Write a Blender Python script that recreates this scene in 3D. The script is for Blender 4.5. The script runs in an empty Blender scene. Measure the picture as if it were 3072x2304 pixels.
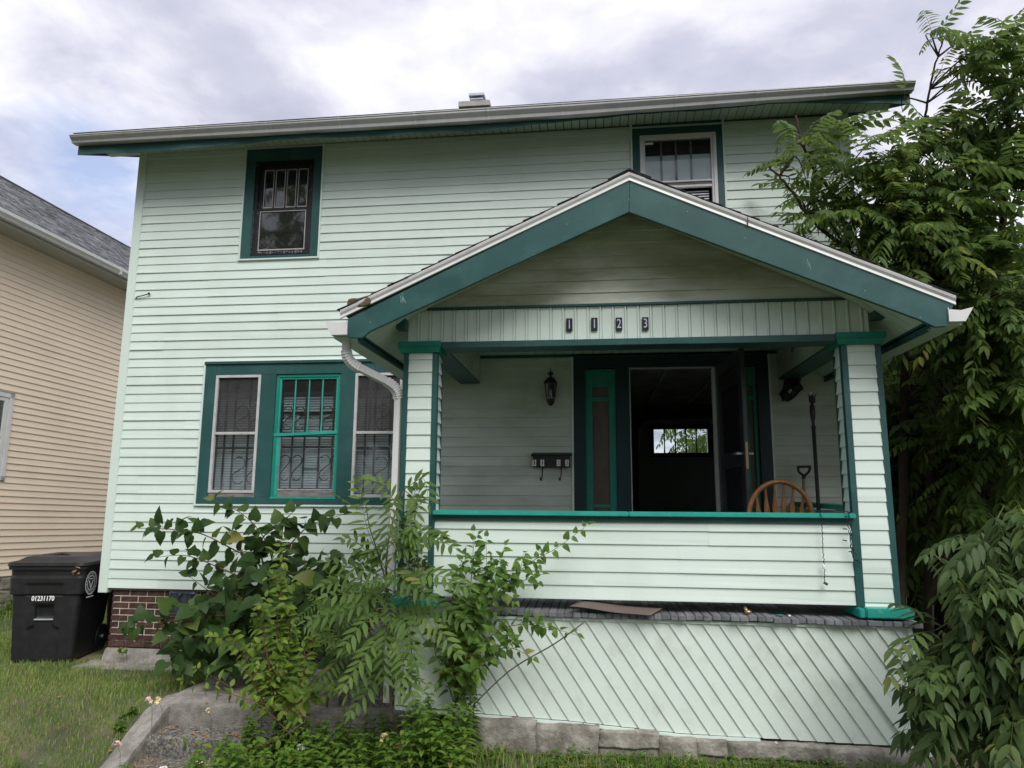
import bpy, bmesh, math, random
import numpy as np
from mathutils import Vector, Matrix, noise as mnoise
random.seed(11)
C = bpy.context.scene.collection
R = math.radians

# ------------------------------------------------------------------ camera
CAM = Vector((5.3115, -7.4273, 0.9843))
yaw, pit, rol = R(6.804), R(9.179), R(0.338)
fw = Vector((-math.sin(yaw)*math.cos(pit), math.cos(yaw)*math.cos(pit), math.sin(pit)))
rt = Vector((math.cos(yaw), math.sin(yaw), 0)); up = rt.cross(fw)
r2 = rt*math.cos(rol) + up*math.sin(rol); u2 = up*math.cos(rol) - rt*math.sin(rol)
cam = bpy.data.objects.new('camera', bpy.data.cameras.new('camera')); C.objects.link(cam)
cam.matrix_world = Matrix(((r2.x, u2.x, -fw.x, CAM.x), (r2.y, u2.y, -fw.y, CAM.y), (r2.z, u2.z, -fw.z, CAM.z), (0, 0, 0, 1)))
cam.data.sensor_width = 36; cam.data.lens = 36*2130/3072; cam.data.clip_start = .05; cam.data.clip_end = 3000
bpy.context.scene.camera = cam

# ------------------------------------------------------------------ sky, sun, exposure
SUN_EL, SUN_AZ = R(50), R(154)          # high, behind thick cloud, to the right of the camera
w = bpy.data.worlds.new('World'); bpy.context.scene.world = w; w.use_nodes = True
nt = w.node_tree; nt.nodes.clear()
def N(t, **k):
    n = nt.nodes.new(t)
    for a, b in k.items(): setattr(n, a, b)
    return n
L = lambda a, b: nt.links.new(a, b)
out = N('ShaderNodeOutputWorld'); bg = N('ShaderNodeBackground'); bg.inputs[1].default_value = 0.1
sky = N('ShaderNodeTexSky', sky_type='NISHITA', sun_disc=False, sun_elevation=SUN_EL, sun_rotation=SUN_AZ)
tc = N('ShaderNodeTexCoord'); sep = N('ShaderNodeSeparateXYZ'); L(tc.outputs['Generated'], sep.inputs[0])
zz = N('ShaderNodeMath', operation='MAXIMUM'); L(sep.outputs[2], zz.inputs[0]); zz.inputs[1].default_value = 0.0
za = N('ShaderNodeMath', operation='ADD'); L(zz.outputs[0], za.inputs[0]); za.inputs[1].default_value = 0.16
dx = N('ShaderNodeMath', operation='DIVIDE'); L(sep.outputs[0], dx.inputs[0]); L(za.outputs[0], dx.inputs[1])
dy = N('ShaderNodeMath', operation='DIVIDE'); L(sep.outputs[1], dy.inputs[0]); L(za.outputs[0], dy.inputs[1])
cv = N('ShaderNodeCombineXYZ'); L(dx.outputs[0], cv.inputs[0]); L(dy.outputs[0], cv.inputs[1])
def noise(scale, detail, rough, dist=0, off=(0, 0, 0)):
    mp = N('ShaderNodeMapping'); mp.inputs[1].default_value = off; L(cv.outputs[0], mp.inputs[0])
    n = N('ShaderNodeTexNoise'); n.inputs['Scale'].default_value = scale; n.inputs['Detail'].default_value = detail
    n.inputs['Roughness'].default_value = rough; n.inputs['Distortion'].default_value = dist; L(mp.outputs[0], n.inputs['Vector']); return n
n1 = noise(1.9, 5, .5, .3, (3.5, .55, 0)); n2 = noise(4.6, 6, .55, .3, (4.2, 1.3, 0)); n3 = noise(2.4, 5, .6, .3, (7.4, 3.1, 0))
ad = N('ShaderNodeMath', operation='MULTIPLY_ADD'); L(n2.outputs['Fac'], ad.inputs[0]); ad.inputs[1].default_value = .62; L(n1.outputs['Fac'], ad.inputs[2])
cr = N('ShaderNodeValToRGB'); L(ad.outputs[0], cr.inputs[0])
el = cr.color_ramp.elements
el[0].position = .55; el[0].color = (2.45, 2.52, 3.15, 1); el[1].position = .95; el[1].color = (4.8, 4.8, 5.1, 1)
e = el.new(.68); e.color = (2.9, 2.95, 3.55, 1)
e = el.new(.80); e.color = (3.8, 3.8, 4.25, 1)
br = N('ShaderNodeVectorMath', operation='SCALE'); L(cr.outputs[0], br.inputs[0]); br.inputs['Scale'].default_value = 1.12
# one ragged gap in the cloud, low over the neighbouring roof
hd = (fw*2130+rt*(330-1536)+up*(1152-540)).normalized()
dt = N('ShaderNodeVectorMath', operation='DISTANCE'); L(tc.outputs['Generated'], dt.inputs[0]); dt.inputs[1].default_value = hd
ds = N('ShaderNodeMath', operation='MULTIPLY_ADD'); L(n3.outputs['Fac'], ds.inputs[0]); ds.inputs[1].default_value = .30; L(dt.outputs['Value'], ds.inputs[2])
hole = N('ShaderNodeValToRGB'); L(ds.outputs[0], hole.inputs[0])
hole.color_ramp.elements[0].position = .16; hole.color_ramp.elements[0].color = (.25, .25, .25, 1)
hole.color_ramp.elements[1].position = .27; hole.color_ramp.elements[1].color = (1, 1, 1, 1)
blue = N('ShaderNodeVectorMath', operation='MULTIPLY_ADD'); L(sky.outputs[0], blue.inputs[0]); blue.inputs[1].default_value = (.1, .1, .1); blue.inputs[2].default_value = (1.35, 1.95, 3.5)
mx = N('ShaderNodeMixRGB'); L(hole.outputs[0], mx.inputs[0]); L(blue.outputs[0], mx.inputs[1]); L(br.outputs[0], mx.inputs[2])
L(mx.outputs[0], bg.inputs[0]); L(bg.outputs[0], out.inputs[0])

sl = bpy.data.lights.new('sun', 'SUN'); sl.energy = 1.5; sl.angle = R(38); sl.color = (1, .97, .92)
sun = bpy.data.objects.new('sun', sl); C.objects.link(sun)
sd = Vector((math.sin(SUN_AZ)*math.cos(SUN_EL), math.cos(SUN_AZ)*math.cos(SUN_EL), math.sin(SUN_EL)))
sun.rotation_euler = sd.to_track_quat('Z', 'Y').to_euler(); sun.location = (0, 0, 30)
vs = bpy.context.scene.view_settings
vs.view_transform = 'Standard'; vs.look = 'None'; vs.gamma = 1; vs.use_curve_mapping = False; vs.exposure = 1.05

# ------------------------------------------------------------------ materials
M = {}
def mat(name, col, rough=.6, var=.06, scale=6, spec=.3, metal=0, bump=0, bscale=60, dirt=None, dscale=3, damt=.5, dpos=(.5, .7), stretch=None, objvar=0, coord='Object'):
    """principled material: base colour broken up by noise, optional stain colour, optional bump, optional per-object tint"""
    m = bpy.data.materials.new(name); m.use_nodes = True; M[name] = m
    t = m.node_tree; b = t.nodes['Principled BSDF']; K = t.links.new
    b.inputs['Roughness'].default_value = rough; b.inputs['Metallic'].default_value = metal
    b.inputs['Specular IOR Level'].default_value = spec
    co = t.nodes.new('ShaderNodeNewGeometry').outputs['Position'] if coord == 'World' else t.nodes.new('ShaderNodeTexCoord').outputs['Object']
    mp = t.nodes.new('ShaderNodeMapping'); K(co, mp.inputs[0])
    if stretch: mp.inputs['Scale'].default_value = stretch
    n = t.nodes.new('ShaderNodeTexNoise'); n.inputs['Scale'].default_value = scale; n.inputs['Detail'].default_value = 6; K(mp.outputs[0], n.inputs['Vector'])
    hs = t.nodes.new('ShaderNodeHueSaturation'); hs.inputs['Color'].default_value = (*col, 1)
    mr = t.nodes.new('ShaderNodeMapRange'); mr.inputs[1].default_value = .3; mr.inputs[2].default_value = .7
    mr.inputs[3].default_value = 1-var; mr.inputs[4].default_value = 1+var; K(n.outputs['Fac'], mr.inputs[0])
    val = mr.outputs[0]
    if objvar:
        oi = t.nodes.new('ShaderNodeObjectInfo'); r = t.nodes.new('ShaderNodeMapRange'); r.inputs[3].default_value = 1-objvar; r.inputs[4].default_value = 1+objvar
        K(oi.outputs['Random'], r.inputs[0]); mu = t.nodes.new('ShaderNodeMath'); mu.operation = 'MULTIPLY'; K(val, mu.inputs[0]); K(r.outputs[0], mu.inputs[1]); val = mu.outputs[0]
    K(val, hs.inputs['Value']); colout = hs.outputs[0]
    if dirt:
        d = t.nodes.new('ShaderNodeTexNoise'); d.inputs['Scale'].default_value = dscale; d.inputs['Detail'].default_value = 8; d.inputs['Roughness'].default_value = .62; K(mp.outputs[0], d.inputs['Vector'])
        q = t.nodes.new('ShaderNodeMapRange'); q.inputs[1].default_value = dpos[0]; q.inputs[2].default_value = dpos[1]; q.inputs[4].default_value = damt; K(d.outputs['Fac'], q.inputs[0])
        x = t.nodes.new('ShaderNodeMixRGB'); K(q.outputs[0], x.inputs[0]); K(colout, x.inputs[1]); x.inputs[2].default_value = (*dirt, 1); colout = x.outputs[0]
    K(colout, b.inputs['Base Color'])
    if bump:
        n2 = t.nodes.new('ShaderNodeTexNoise'); n2.inputs['Scale'].default_value = bscale; n2.inputs['Detail'].default_value = 5; K(mp.outputs[0], n2.inputs['Vector'])
        bp = t.nodes.new('ShaderNodeBump'); bp.inputs['Strength'].default_value = bump; bp.inputs['Distance'].default_value = .01; K(n2.outputs['Fac'], bp.inputs['Height']); K(bp.outputs[0], b.inputs['Normal'])
    return m
MINT = (.635, .74, .682); TEAL = (.020, .078, .075); JADE = (.010, .22, .16)
mat('vinyl', MINT, .42, .03, 1.5, .35, dirt=(.45, .52, .41), dscale=1.2, damt=.32, dpos=(.47, .75), stretch=(1.0, 1, .8), coord='World', objvar=.02)
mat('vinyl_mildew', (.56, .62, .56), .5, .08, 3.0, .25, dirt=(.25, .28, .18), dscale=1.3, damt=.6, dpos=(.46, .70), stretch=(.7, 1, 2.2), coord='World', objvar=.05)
mat('vinyl_gable', (.58, .63, .55), .5, .08, 2.5, .25, dirt=(.25, .27, .16), dscale=1.6, damt=.75, dpos=(.40, .64), stretch=(.7, 1, 2.6), coord='World', objvar=.03)
mat('vinyl_trim', (.63, .74, .675), .4, .03, 3, .35)
mat('vinyl_skirt', (.62, .71, .65), .45, .03, 2, .35, dirt=(.36, .39, .30), dscale=4.6, damt=.5, dpos=(.50, .75), coord='World', objvar=.025)
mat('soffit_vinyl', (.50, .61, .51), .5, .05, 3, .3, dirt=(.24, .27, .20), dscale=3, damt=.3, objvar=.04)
mat('teal_metal', TEAL, .46, .12, 2, .35, dirt=(.045, .125, .12), dscale=3.5, damt=.55, dpos=(.48, .70), bump=.15, bscale=9, coord='World')
mat('jade_paint', JADE, .5, .10, 9, .4, dirt=(.02, .12, .10), dscale=14, damt=.4, dpos=(.56, .68), bump=.25, bscale=40)
mat('jade_faded', (.02, .31, .25), .45, .12, 5, .4, dirt=(.25, .40, .33), dscale=16, damt=.5, dpos=(.62, .70), bump=.25, bscale=30)
mat('gutter_metal', (.47, .48, .48), .4, .08, 5, .45, dirt=(.22, .22, .21), dscale=5, damt=.5, dpos=(.46, .72), stretch=(1, 1, .4), coord='World')
mat('white_metal', (.66, .67, .67), .35, .05, 5, .5, dirt=(.30, .30, .29), dscale=5, damt=.35, dpos=(.48, .75), stretch=(1, 1, .4), coord='World')
mat('grey_alu', (.50, .51, .51), .35, .08, 10, .5, dirt=(.28, .27, .25), dscale=12, damt=.4)
mat('dark_wood', (.012, .012, .016), .5, .3, 12, .4, dirt=(.32, .27, .22), dscale=22, damt=.8, dpos=(.62, .67), bump=.5, bscale=50)
mat('putty', (.42, .41, .40), .8, .25, 30, .2, bump=.5, bscale=80)
mat('peeled_wood', (.20, .19, .19), .8, .3, 8, .2, stretch=(1, 1, 6), dirt=(.05, .05, .05), dscale=10, damt=.6, bump=.5, bscale=30)
mat('iron', (.008, .008, .009), .45, .1, 10, .5)
mat('blind', (.78, .79, .82), .6, .04, 4, .3)
mat('interior', (.11, .10, .09), .9, .2, 2, .1)
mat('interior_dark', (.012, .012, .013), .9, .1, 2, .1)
mat('ceiling_tile', (.55, .53, .46), .9, .15, 3, .1)
mat('brick', (.062, .030, .024), .75, .22, 20, .3, dirt=(.16, .12, .10), dscale=16, damt=.3, bump=.5, bscale=70, objvar=.28)
mat('teal_shaded', (.009, .030, .036), .45, .1, 2, .35, coord='World')  # the trim teal with the porch's deep shade put into its colour
mat('blind_white', (.78, .79, .84), .6, .03, 4, .3)
mat('mortar', (.66, .60, .50), .9, .12, 30, .1, bump=.5, bscale=120)
mat('concrete', (.27, .255, .23), .9, .28, 6, .15, dirt=(.12, .115, .10), dscale=18, damt=.38, dpos=(.47, .58), bump=.9, bscale=90, coord='World')
mat('concrete_pebbly', (.25, .24, .22), .9, .35, 12, .15, dirt=(.06, .058, .052), dscale=40, damt=.8, dpos=(.45, .56), bump=1, bscale=120, coord='World')
mat('door_black', (.035, .038, .046), .35, .2, 4, .5)
mat('scuff', (.22, .38, .36), .7, .1, 30, .2)
mat('limestone', (.30, .285, .25), .9, .3, 14, .15, dirt=(.13, .115, .095), dscale=5.5, damt=.7, dpos=(.46, .6), bump=1, bscale=40, coord='World', objvar=.12)
mat('grey_deck', (.15, .155, .165), .65, .25, 14, .3, dirt=(.24, .25, .27), dscale=9, damt=.5, dpos=(.5, .6), stretch=(1, .15, 1), bump=.5, bscale=40, objvar=.2)
mat('cardboard', (.13, .105, .09), .85, .2, 4, .15, dirt=(.08, .06, .05), dscale=4, damt=.5)
mat('shingle', (.035, .035, .037), .95, .35, 60, .1, bump=.8, bscale=140, objvar=.2)
mat('black_plastic', (.014, .0145, .016), .42, .12, 14, .5, dirt=(.035, .035, .036), dscale=7, damt=.5, dpos=(.5, .72), bump=.15, bscale=260)
mat('white_print', (.78, .79, .80), .6, .03, 20, .2)
mat('grey_print', (.34, .37, .40), .6, .03, 20, .2)
mat('wood_oak', (.34, .155, .05), .4, .25, 9, .5, stretch=(6, 6, 1), dirt=(.16, .065, .02), dscale=12, damt=.6, dpos=(.5, .62))
mat('navy_enamel', (.012, .014, .035), .35, .1, 20, .5)
mat('numeral_silver', (.55, .56, .62), .35, .15, 30, .5)
mat('shovel_wood', (.22, .17, .12), .7, .15, 20, .3)
mat('beige_vinyl', (.80, .665, .53), .45, .03, 1.5, .35, dirt=(.62, .50, .39), dscale=1, damt=.3, coord='World', objvar=.02)
mat('neighbour_trim', (.42, .42, .38), .5, .05, 3, .3)
mat('neighbour_stone', (.26, .24, .20), .9, .25, 4, .1, dirt=(.12, .11, .09), dscale=4, damt=.6, bump=1, bscale=20)
mat('coal_door', (.055, .068, .09), .45, .2, 9, .5, metal=.3, dirt=(.14, .15, .16), dscale=12, damt=.5, bump=.3, bscale=40)
mat('soil', (.085, .068, .048), .95, .35, 8, .05, dirt=(.18, .15, .10), dscale=3, damt=.7, bump=1, bscale=60, coord='World')
mat('straw', (.30, .24, .14), .85, .3, 20, .1)
mat('bark', (.055, .042, .033), .9, .35, 9, .15, stretch=(1, 1, .25), dirt=(.12, .09, .07), dscale=12, damt=.5, bump=1, bscale=50, coord='World')
mat('green_stem', (.10, .12, .04), .6, .2, 20, .3)
mat('red_stem', (.13, .06, .04), .6, .2, 20, .3)
mat('bare_stem', (.14, .11, .08), .8, .2, 20, .2)
mat('chimney', (.36, .35, .33), .8, .15, 8, .2, bump=.4, bscale=40)
mat('galvanised', (.42, .45, .50), .35, .1, 10, .6, metal=.4)
mat('dead_leaf', (.33, .17, .08), .8, .3, 30, .1)
mat('flower_white', (.78, .74, .72), .6, .06, 30, .2)
mat('flower_cream', (.72, .62, .33), .6, .1, 30, .2)
mat('flower_pink', (.76, .58, .52), .6, .15, 40, .2)
mat('brass', (.35, .26, .12), .35, .1, 10, .6, metal=.7)
mat('side_panel', (.105, .085, .07), .6, .2, 6, .4, stretch=(1, 1, .4), dirt=(.17, .15, .13), dscale=9, damt=.4)

def glassmat(name, tint=(.9, .95, .95), opac=.25, gloss=.10, dustcol=(.3, .3, .3), rough=.02):
    """thin pane: mostly see-through, Fresnel mirror, a film of dust"""
    m = bpy.data.materials.new(name); m.use_nodes = True; M[name] = m
    t = m.node_tree; t.nodes.clear(); K = t.links.new
    o = t.nodes.new('ShaderNodeOutputMaterial'); tr = t.nodes.new('ShaderNodeBsdfTransparent'); tr.inputs[0].default_value = (*tint, 1)
    gl = t.nodes.new('ShaderNodeBsdfGlossy'); gl.inputs['Roughness'].default_value = rough
    df = t.nodes.new('ShaderNodeBsdfDiffuse'); df.inputs[0].default_value = (*dustcol, 1)
    fr = t.nodes.new('ShaderNodeFresnel'); fr.inputs[0].default_value = 1.5
    ml = t.nodes.new('ShaderNodeMath'); ml.operation = 'MULTIPLY_ADD'; K(fr.outputs[0], ml.inputs[0]); ml.inputs[1].default_value = .75; ml.inputs[2].default_value = gloss
    a = t.nodes.new('ShaderNodeMixShader'); b = t.nodes.new('ShaderNodeMixShader')
    nz = t.nodes.new('ShaderNodeTexNoise'); nz.inputs['Scale'].default_value = 4; nz.inputs['Detail'].default_value = 6
    mr = t.nodes.new('ShaderNodeMapRange'); mr.inputs[1].default_value = .3; mr.inputs[2].default_value = .7; mr.inputs[3].default_value = opac*.5; mr.inputs[4].default_value = opac*1.5
    K(nz.outputs['Fac'], mr.inputs[0]); K(mr.outputs[0], a.inputs[0]); K(tr.outputs[0], a.inputs[1]); K(df.outputs[0], a.inputs[2])
    K(ml.outputs[0], b.inputs[0]); K(a.outputs[0], b.inputs[1]); K(gl.outputs[0], b.inputs[2]); K(b.outputs[0], o.inputs[0]); return m
glassmat('glass', opac=.05, gloss=.0)
glassmat('glass_old', opac=.04, gloss=.03, rough=.03)
glassmat('screen_mesh', tint=(.72, .72, .72), opac=.14, gloss=0, dustcol=(.20, .21, .21), rough=.4)

def leafmat(name, col, col2, rough=.5, trans=.38, spec=.22):
    """leaf: tone varies by leaf (mesh attribute) and by object, thin so light comes through"""
    m = bpy.data.materials.new(name); m.use_nodes = True; M[name] = m
    t = m.node_tree; b = t.nodes['Principled BSDF']; K = t.links.new
    at = t.nodes.new('ShaderNodeAttribute'); at.attribute_name = 'tone'
    oi = t.nodes.new('ShaderNodeObjectInfo')
    s = t.nodes.new('ShaderNodeMath'); s.operation = 'ADD'; K(at.outputs['Fac'], s.inputs[0]); K(oi.outputs['Random'], s.inputs[1])
    fr = t.nodes.new('ShaderNodeMath'); fr.operation = 'FRACT'; K(s.outputs[0], fr.inputs[0])
    cr = t.nodes.new('ShaderNodeValToRGB'); K(fr.outputs[0], cr.inputs[0])
    e = cr.color_ramp.elements; e[0].color = (*[c*.75 for c in col], 1); e[1].color = (*col2, 1)
    x = e.new(.968); x.color = (*col2, 1); x = e.new(.984); x.color = (.24, .22, .06, 1)      # the odd yellowed leaf
    x = e.new(.55); x.color = (*col, 1); x = e.new(.85); x.color = (*[(p+q)/2 for p, q in zip(col, col2)], 1)
    K(cr.outputs[0], b.inputs['Base Color']); b.inputs['Roughness'].default_value = rough; b.inputs['Specular IOR Level'].default_value = spec
    tl = t.nodes.new('ShaderNodeBsdfTranslucent'); hs = t.nodes.new('ShaderNodeHueSaturation'); hs.inputs['Value'].default_value = 1.6; hs.inputs['Hue'].default_value = .485
    K(cr.outputs[0], hs.inputs['Color']); K(hs.outputs[0], tl.inputs[0])
    mx = t.nodes.new('ShaderNodeMixShader'); mx.inputs[0].default_value = trans; K(b.outputs[0], mx.inputs[1]); K(tl.outputs[0], mx.inputs[2])
    K(mx.outputs[0], t.nodes['Material Output'].inputs[0]); return m
leafmat('leaf_tree', (.090, .155, .040), (.155, .235, .05), trans=.46)
leafmat('leaf_sapling', (.060, .105, .032), (.10, .155, .04), trans=.32)
leafmat('leaf_young', (.13, .21, .03), (.19, .27, .04))
leafmat('leaf_heart', (.040, .088, .022), (.075, .13, .03))
leafmat('leaf_light', (.125, .21, .032), (.21, .29, .05))
leafmat('leaf_mulberry', (.085, .17, .03), (.14, .23, .04))
leafmat('leaf_ail', (.085, .155, .035), (.14, .22, .045))
leafmat('leaf_weed', (.10, .19, .03), (.16, .26, .045))
leafmat('grass_blade', (.135, .25, .045), (.36, .35, .15), trans=.25, spec=.2)

# ------------------------------------------------------------------ mesh helpers
ORG = {}                                   # world origin of every object built here
def tagp(o, label=None, cat=None, group=None, kind=None):
    if label: o['label'] = label
    if cat: o['category'] = cat
    if group: o['group'] = group
    if kind: o['kind'] = kind
    return o
def thing(name, label, cat, loc, group=None, rot=(0, 0, 0)):
    o = bpy.data.objects.new(name, None); C.objects.link(o); o.location = loc; o.rotation_euler = rot; o.empty_display_size = .2
    ORG[o] = Vector(loc); return tagp(o, label, cat, group)
class MB:
    """collects faces (world coordinates, or the parent's local frame with local=True) and links them as one mesh object"""
    def __init__(s): s.v = []; s.f = []; s.m = []; s.mi = 0; s.t = []; s.tone = 0.0
    def add(s, vs, fs):
        o = len(s.v); s.v += [tuple(v) for v in vs]; s.t += [s.tone]*len(vs); s.f += [tuple(o+i for i in f) for f in fs]; s.m += [s.mi]*len(fs); return s
    def box(s, x0, x1, y0, y1, z0, z1):
        s.add([(x0, y0, z0), (x1, y0, z0), (x1, y1, z0), (x0, y1, z0), (x0, y0, z1), (x1, y0, z1), (x1, y1, z1), (x0, y1, z1)],
              [(0, 3, 2, 1), (4, 5, 6, 7), (0, 1, 5, 4), (1, 2, 6, 5), (2, 3, 7, 6), (3, 0, 4, 7)]); return s
    def prism(s, pts, vec):
        """polygon pts (3-D, counter-clockwise seen against vec) pushed along vec"""
        n = len(pts); vec = Vector(vec); a = [Vector(p) for p in pts]; b = [p+vec for p in a]
        s.add(a+b, [tuple(range(n-1, -1, -1)), tuple(range(n, 2*n))]+[(i, (i+1) % n, n+(i+1) % n, n+i) for i in range(n)]); return s
    def tube(s, path, rad, n=8, cap=True, flat=None):
        P = [Vector(p) for p in path]; rings = []; ref = None
        for i, p in enumerate(P):
            d = (P[min(i+1, len(P)-1)]-P[max(i-1, 0)]).normalized()
            if ref is None: ref = Vector((0, 0, 1)) if abs(d.z) < .9 else Vector((1, 0, 0))
            a = d.cross(ref).normalized(); b = a.cross(d).normalized(); ref = b
            r = rad[i] if isinstance(rad, (list, tuple)) else rad
            rings.append([p+a*math.cos(2*math.pi*k/n)*r+b*math.sin(2*math.pi*k/n)*r for k in range(n)])
        return s.loft(rings, cap)
    def loft(s, rings, cap=True, closed=True):
        n = len(rings[0]); vs = [q for r in rings for q in r]; fs = []
        for i in range(len(rings)-1):
            for k in range(n if closed else n-1):
                fs.append((i*n+k, i*n+(k+1) % n, (i+1)*n+(k+1) % n, (i+1)*n+k))
        if cap: fs += [tuple(range(n-1, -1, -1)), tuple(range((len(rings)-1)*n, len(rings)*n))]
        s.add(vs, fs); return s
    def lathe(s, c, prof, n=16):
        c = Vector(c); rings = [[c+Vector((math.cos(2*math.pi*k/n)*r, math.sin(2*math.pi*k/n)*r, z)) for k in range(n)] for r, z in prof]
        return s.loft(rings)
    def sphere(s, c, r, sc=(1, 1, 1), n=10):
        c = Vector(c); rings = []
        for i in range(n//2+1):
            a = math.pi*i/(n//2); rings.append([c+Vector((math.cos(2*math.pi*k/n)*math.sin(a)*r*sc[0]+1e-6, math.sin(2*math.pi*k/n)*math.sin(a)*r*sc[1], -math.cos(a)*r*sc[2])) for k in range(n)])
        return s.loft(rings)
    def xf(s, Mx):
        s.v = [tuple(Mx @ Vector(v)) for v in s.v]; return s
    def mesh(s, name, mats):
        me = bpy.data.meshes.new(name); me.from_pydata(s.v, [], s.f)
        for m in (mats if isinstance(mats, (list, tuple)) else [mats]): me.materials.append(M[m])
        if len(set(s.m)) > 1: me.polygons.foreach_set('material_index', s.m)
        return me
    def build(s, name, mats, parent=None, smooth=False, bevel=0, local=False, fixn=True, tone=False, **tags):
        o0 = Vector((0, 0, 0)) if (local or parent is None) else ORG.get(parent, Vector((0, 0, 0)))
        if not local and parent is not None and o0.length: s.v = [tuple(Vector(v)-o0) for v in s.v]
        me = s.mesh(name, mats)
        if tone: a = me.attributes.new('tone', 'FLOAT', 'POINT'); a.data.foreach_set('value', s.t)
        if fixn or bevel:
            bm = bmesh.new(); bm.from_mesh(me); bmesh.ops.recalc_face_normals(bm, faces=bm.faces)
            if bevel: bmesh.ops.bevel(bm, geom=[e for e in bm.edges if e.is_manifold and e.calc_face_angle(0) > .5], offset=bevel, segments=2, affect='EDGES')
            bm.to_mesh(me); bm.free()
        if smooth: me.polygons.foreach_set('use_smooth', [True]*len(me.polygons))
        o = bpy.data.objects.new(name, me); C.objects.link(o)
        if parent is not None: o.parent = parent; ORG[o] = o0
        else: ORG[o] = Vector((0, 0, 0))
        return tagp(o, **tags)
def box(name, m, parent, x0, x1, y0, y1, z0, z1, bevel=0, **k): return MB().box(x0, x1, y0, y1, z0, z1).build(name, m, parent, bevel=bevel, **k)
def inst(name, me, parent, mtx, **tags):
    o = bpy.data.objects.new(name, me); C.objects.link(o)
    if parent is not None: o.parent = parent; ORG[o] = ORG.get(parent, Vector()); mtx = Matrix.Translation(-ORG.get(parent, Vector())) @ mtx
    o.matrix_local = mtx; return tagp(o, **tags)
def text(name, s, size, mtx, m, parent, extrude=.0008, bold=0, **tags):
    cu = bpy.data.curves.new('tmp', 'FONT'); cu.body = s; cu.size = size; cu.extrude = extrude; cu.align_x = 'CENTER'; cu.align_y = 'CENTER'; cu.offset = bold; cu.resolution_u = 3
    t = bpy.data.objects.new('tmp', cu); C.objects.link(t); bpy.context.view_layer.update()
    me = bpy.data.meshes.new_from_object(t.evaluated_get(bpy.context.evaluated_depsgraph_get())); bpy.data.objects.remove(t); bpy.data.curves.remove(cu)
    me.name = name; me.materials.clear(); me.materials.append(M[m]); return inst(name, me, parent, mtx, **tags)
FRONT = Matrix.Rotation(R(90), 4, 'X')     # text in XY turned to face -Y
# ================================================================== THE HOUSE
ROW = .1016
house = thing('house', 'two-storey house clad in mint green vinyl siding with a gabled front porch', 'house', (4, 0, 0))
def row_prof(z, h, lip=.014, y=0):
    """cross-section of one lapped vinyl course hanging on plane y (towards -Y)"""
    return [(y-.001, z+h+.006), (y-.0035, z+h), (y-.010, z+h*.42), (y-lip, z+.010), (y-lip-.0005, z+.002), (y-lip+.004, z), (y-.001, z)]
ROW_JIT = random.Random(404)
def board(parent, x0, x1, z, h=ROW, y=0, m='vinyl', name='siding_board', proud=0, lip=.014, mats=None):
    # the thin sheet is never dead straight: its lip wanders by a millimetre or two along the wall
    n = max(1, min(7, int((x1-x0)/.5))); rings = []; q = ROW_JIT.random()*50
    for i in range(n+1):
        x = x0+(x1-x0)*i/n; j = mnoise.noise(Vector((x*1.3+q, z*3, 0))); pr = row_prof(z+j*.0022, h-j*.0022, lip+mnoise.noise(Vector((x*.9, z*5+q, 7)))*.0045, y-proud); rings.append([(x, p[0], p[1]) for p in pr])
    mb = MB(); mb.loft(rings); return mb.build(name, m, parent)
def split(x0, x1, holes):
    seg = [(x0, x1)]
    for a, b in holes:
        n = []
        for s, e in seg:
            if b <= s or a >= e: n.append((s, e)); continue
            if a > s: n.append((s, a))
            if b < e: n.append((b, e))
        seg = n
    return seg

W1 = (1.248, 2.217, 3.665, 5.06); W2 = (5.727, 6.734, 3.62, 5.10); W3 = (.935, 3.40, .888, 2.485); DR = (5.058, 7.086, .10, 2.497)
# structural wall with real openings
wall = MB()
def wallpieces(mb, x0, x1, z0, z1, holes, y0, y1):
    zs = sorted({z0, z1, *[h[2] for h in holes], *[h[3] for h in holes]})
    for a, b in zip(zs[:-1], zs[1:]):
        for s, e in split(x0, x1, [(h[0], h[1]) for h in holes if h[2] < b-1e-6 and h[3] > a+1e-6]): mb.box(s, e, y0, y1, a, b)
op = [(1.37, 2.11, 3.70, 4.885), (5.82, 6.65, 3.70, 4.945), (1.07, 1.635, 1.0, 2.345), (1.78, 2.545, .965, 2.345), (2.69, 3.245, .98, 2.345), (5.2, 5.52, .17, 2.345), (5.655, 6.545, .17, 2.355), (6.82, 6.95, .17, 2.36)]
wallpieces(wall, -.1, 8.03, -.02, 5.2, op, .0, .16)
wall = wall.build('wall', 'interior', house)
rw = random.Random(5)
for k in range(50):
    z = k*ROW; holes = []
    top = min(z+ROW, 5.06)
    for h in (W1, W2, W3, DR):
        if h[2] < z+ROW-.004 and h[3] > z+.004: holes.append((h[0], h[1]))
    if z < 2.55: holes.append((3.449, 3.451))
    for a_, b_, c_, d_ in (W1, W2, W3, DR):            # courses notched round the casings
        if z < c_ < z+ROW-.012: board(wall, a_, b_, z, c_-z+.004, m='vinyl')
        if z+.012 < d_ < z+ROW and d_ < 5.0: board(wall, a_, b_, d_-.002, z+ROW-d_+.002, m='vinyl')
    for s, e in split(0, 7.93, holes):
        # panels of about 3.66 m, laps staggered every two courses
        j = (k//2*1.37+.6) % 3.6; cuts = [j+3.6*i for i in range(-1, 4)]
        cuts = [c for c in cuts if s+.15 < c < e-.15]; pts = [s]+cuts+[e]
        for i, (a, b) in enumerate(zip(pts[:-1], pts[1:])):
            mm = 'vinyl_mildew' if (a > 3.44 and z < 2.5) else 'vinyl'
            board(wall, a+(.0 if i == 0 else -.012), b, z, top-z, m=mm, proud=.0028*((i+k//2) % 2))
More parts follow.
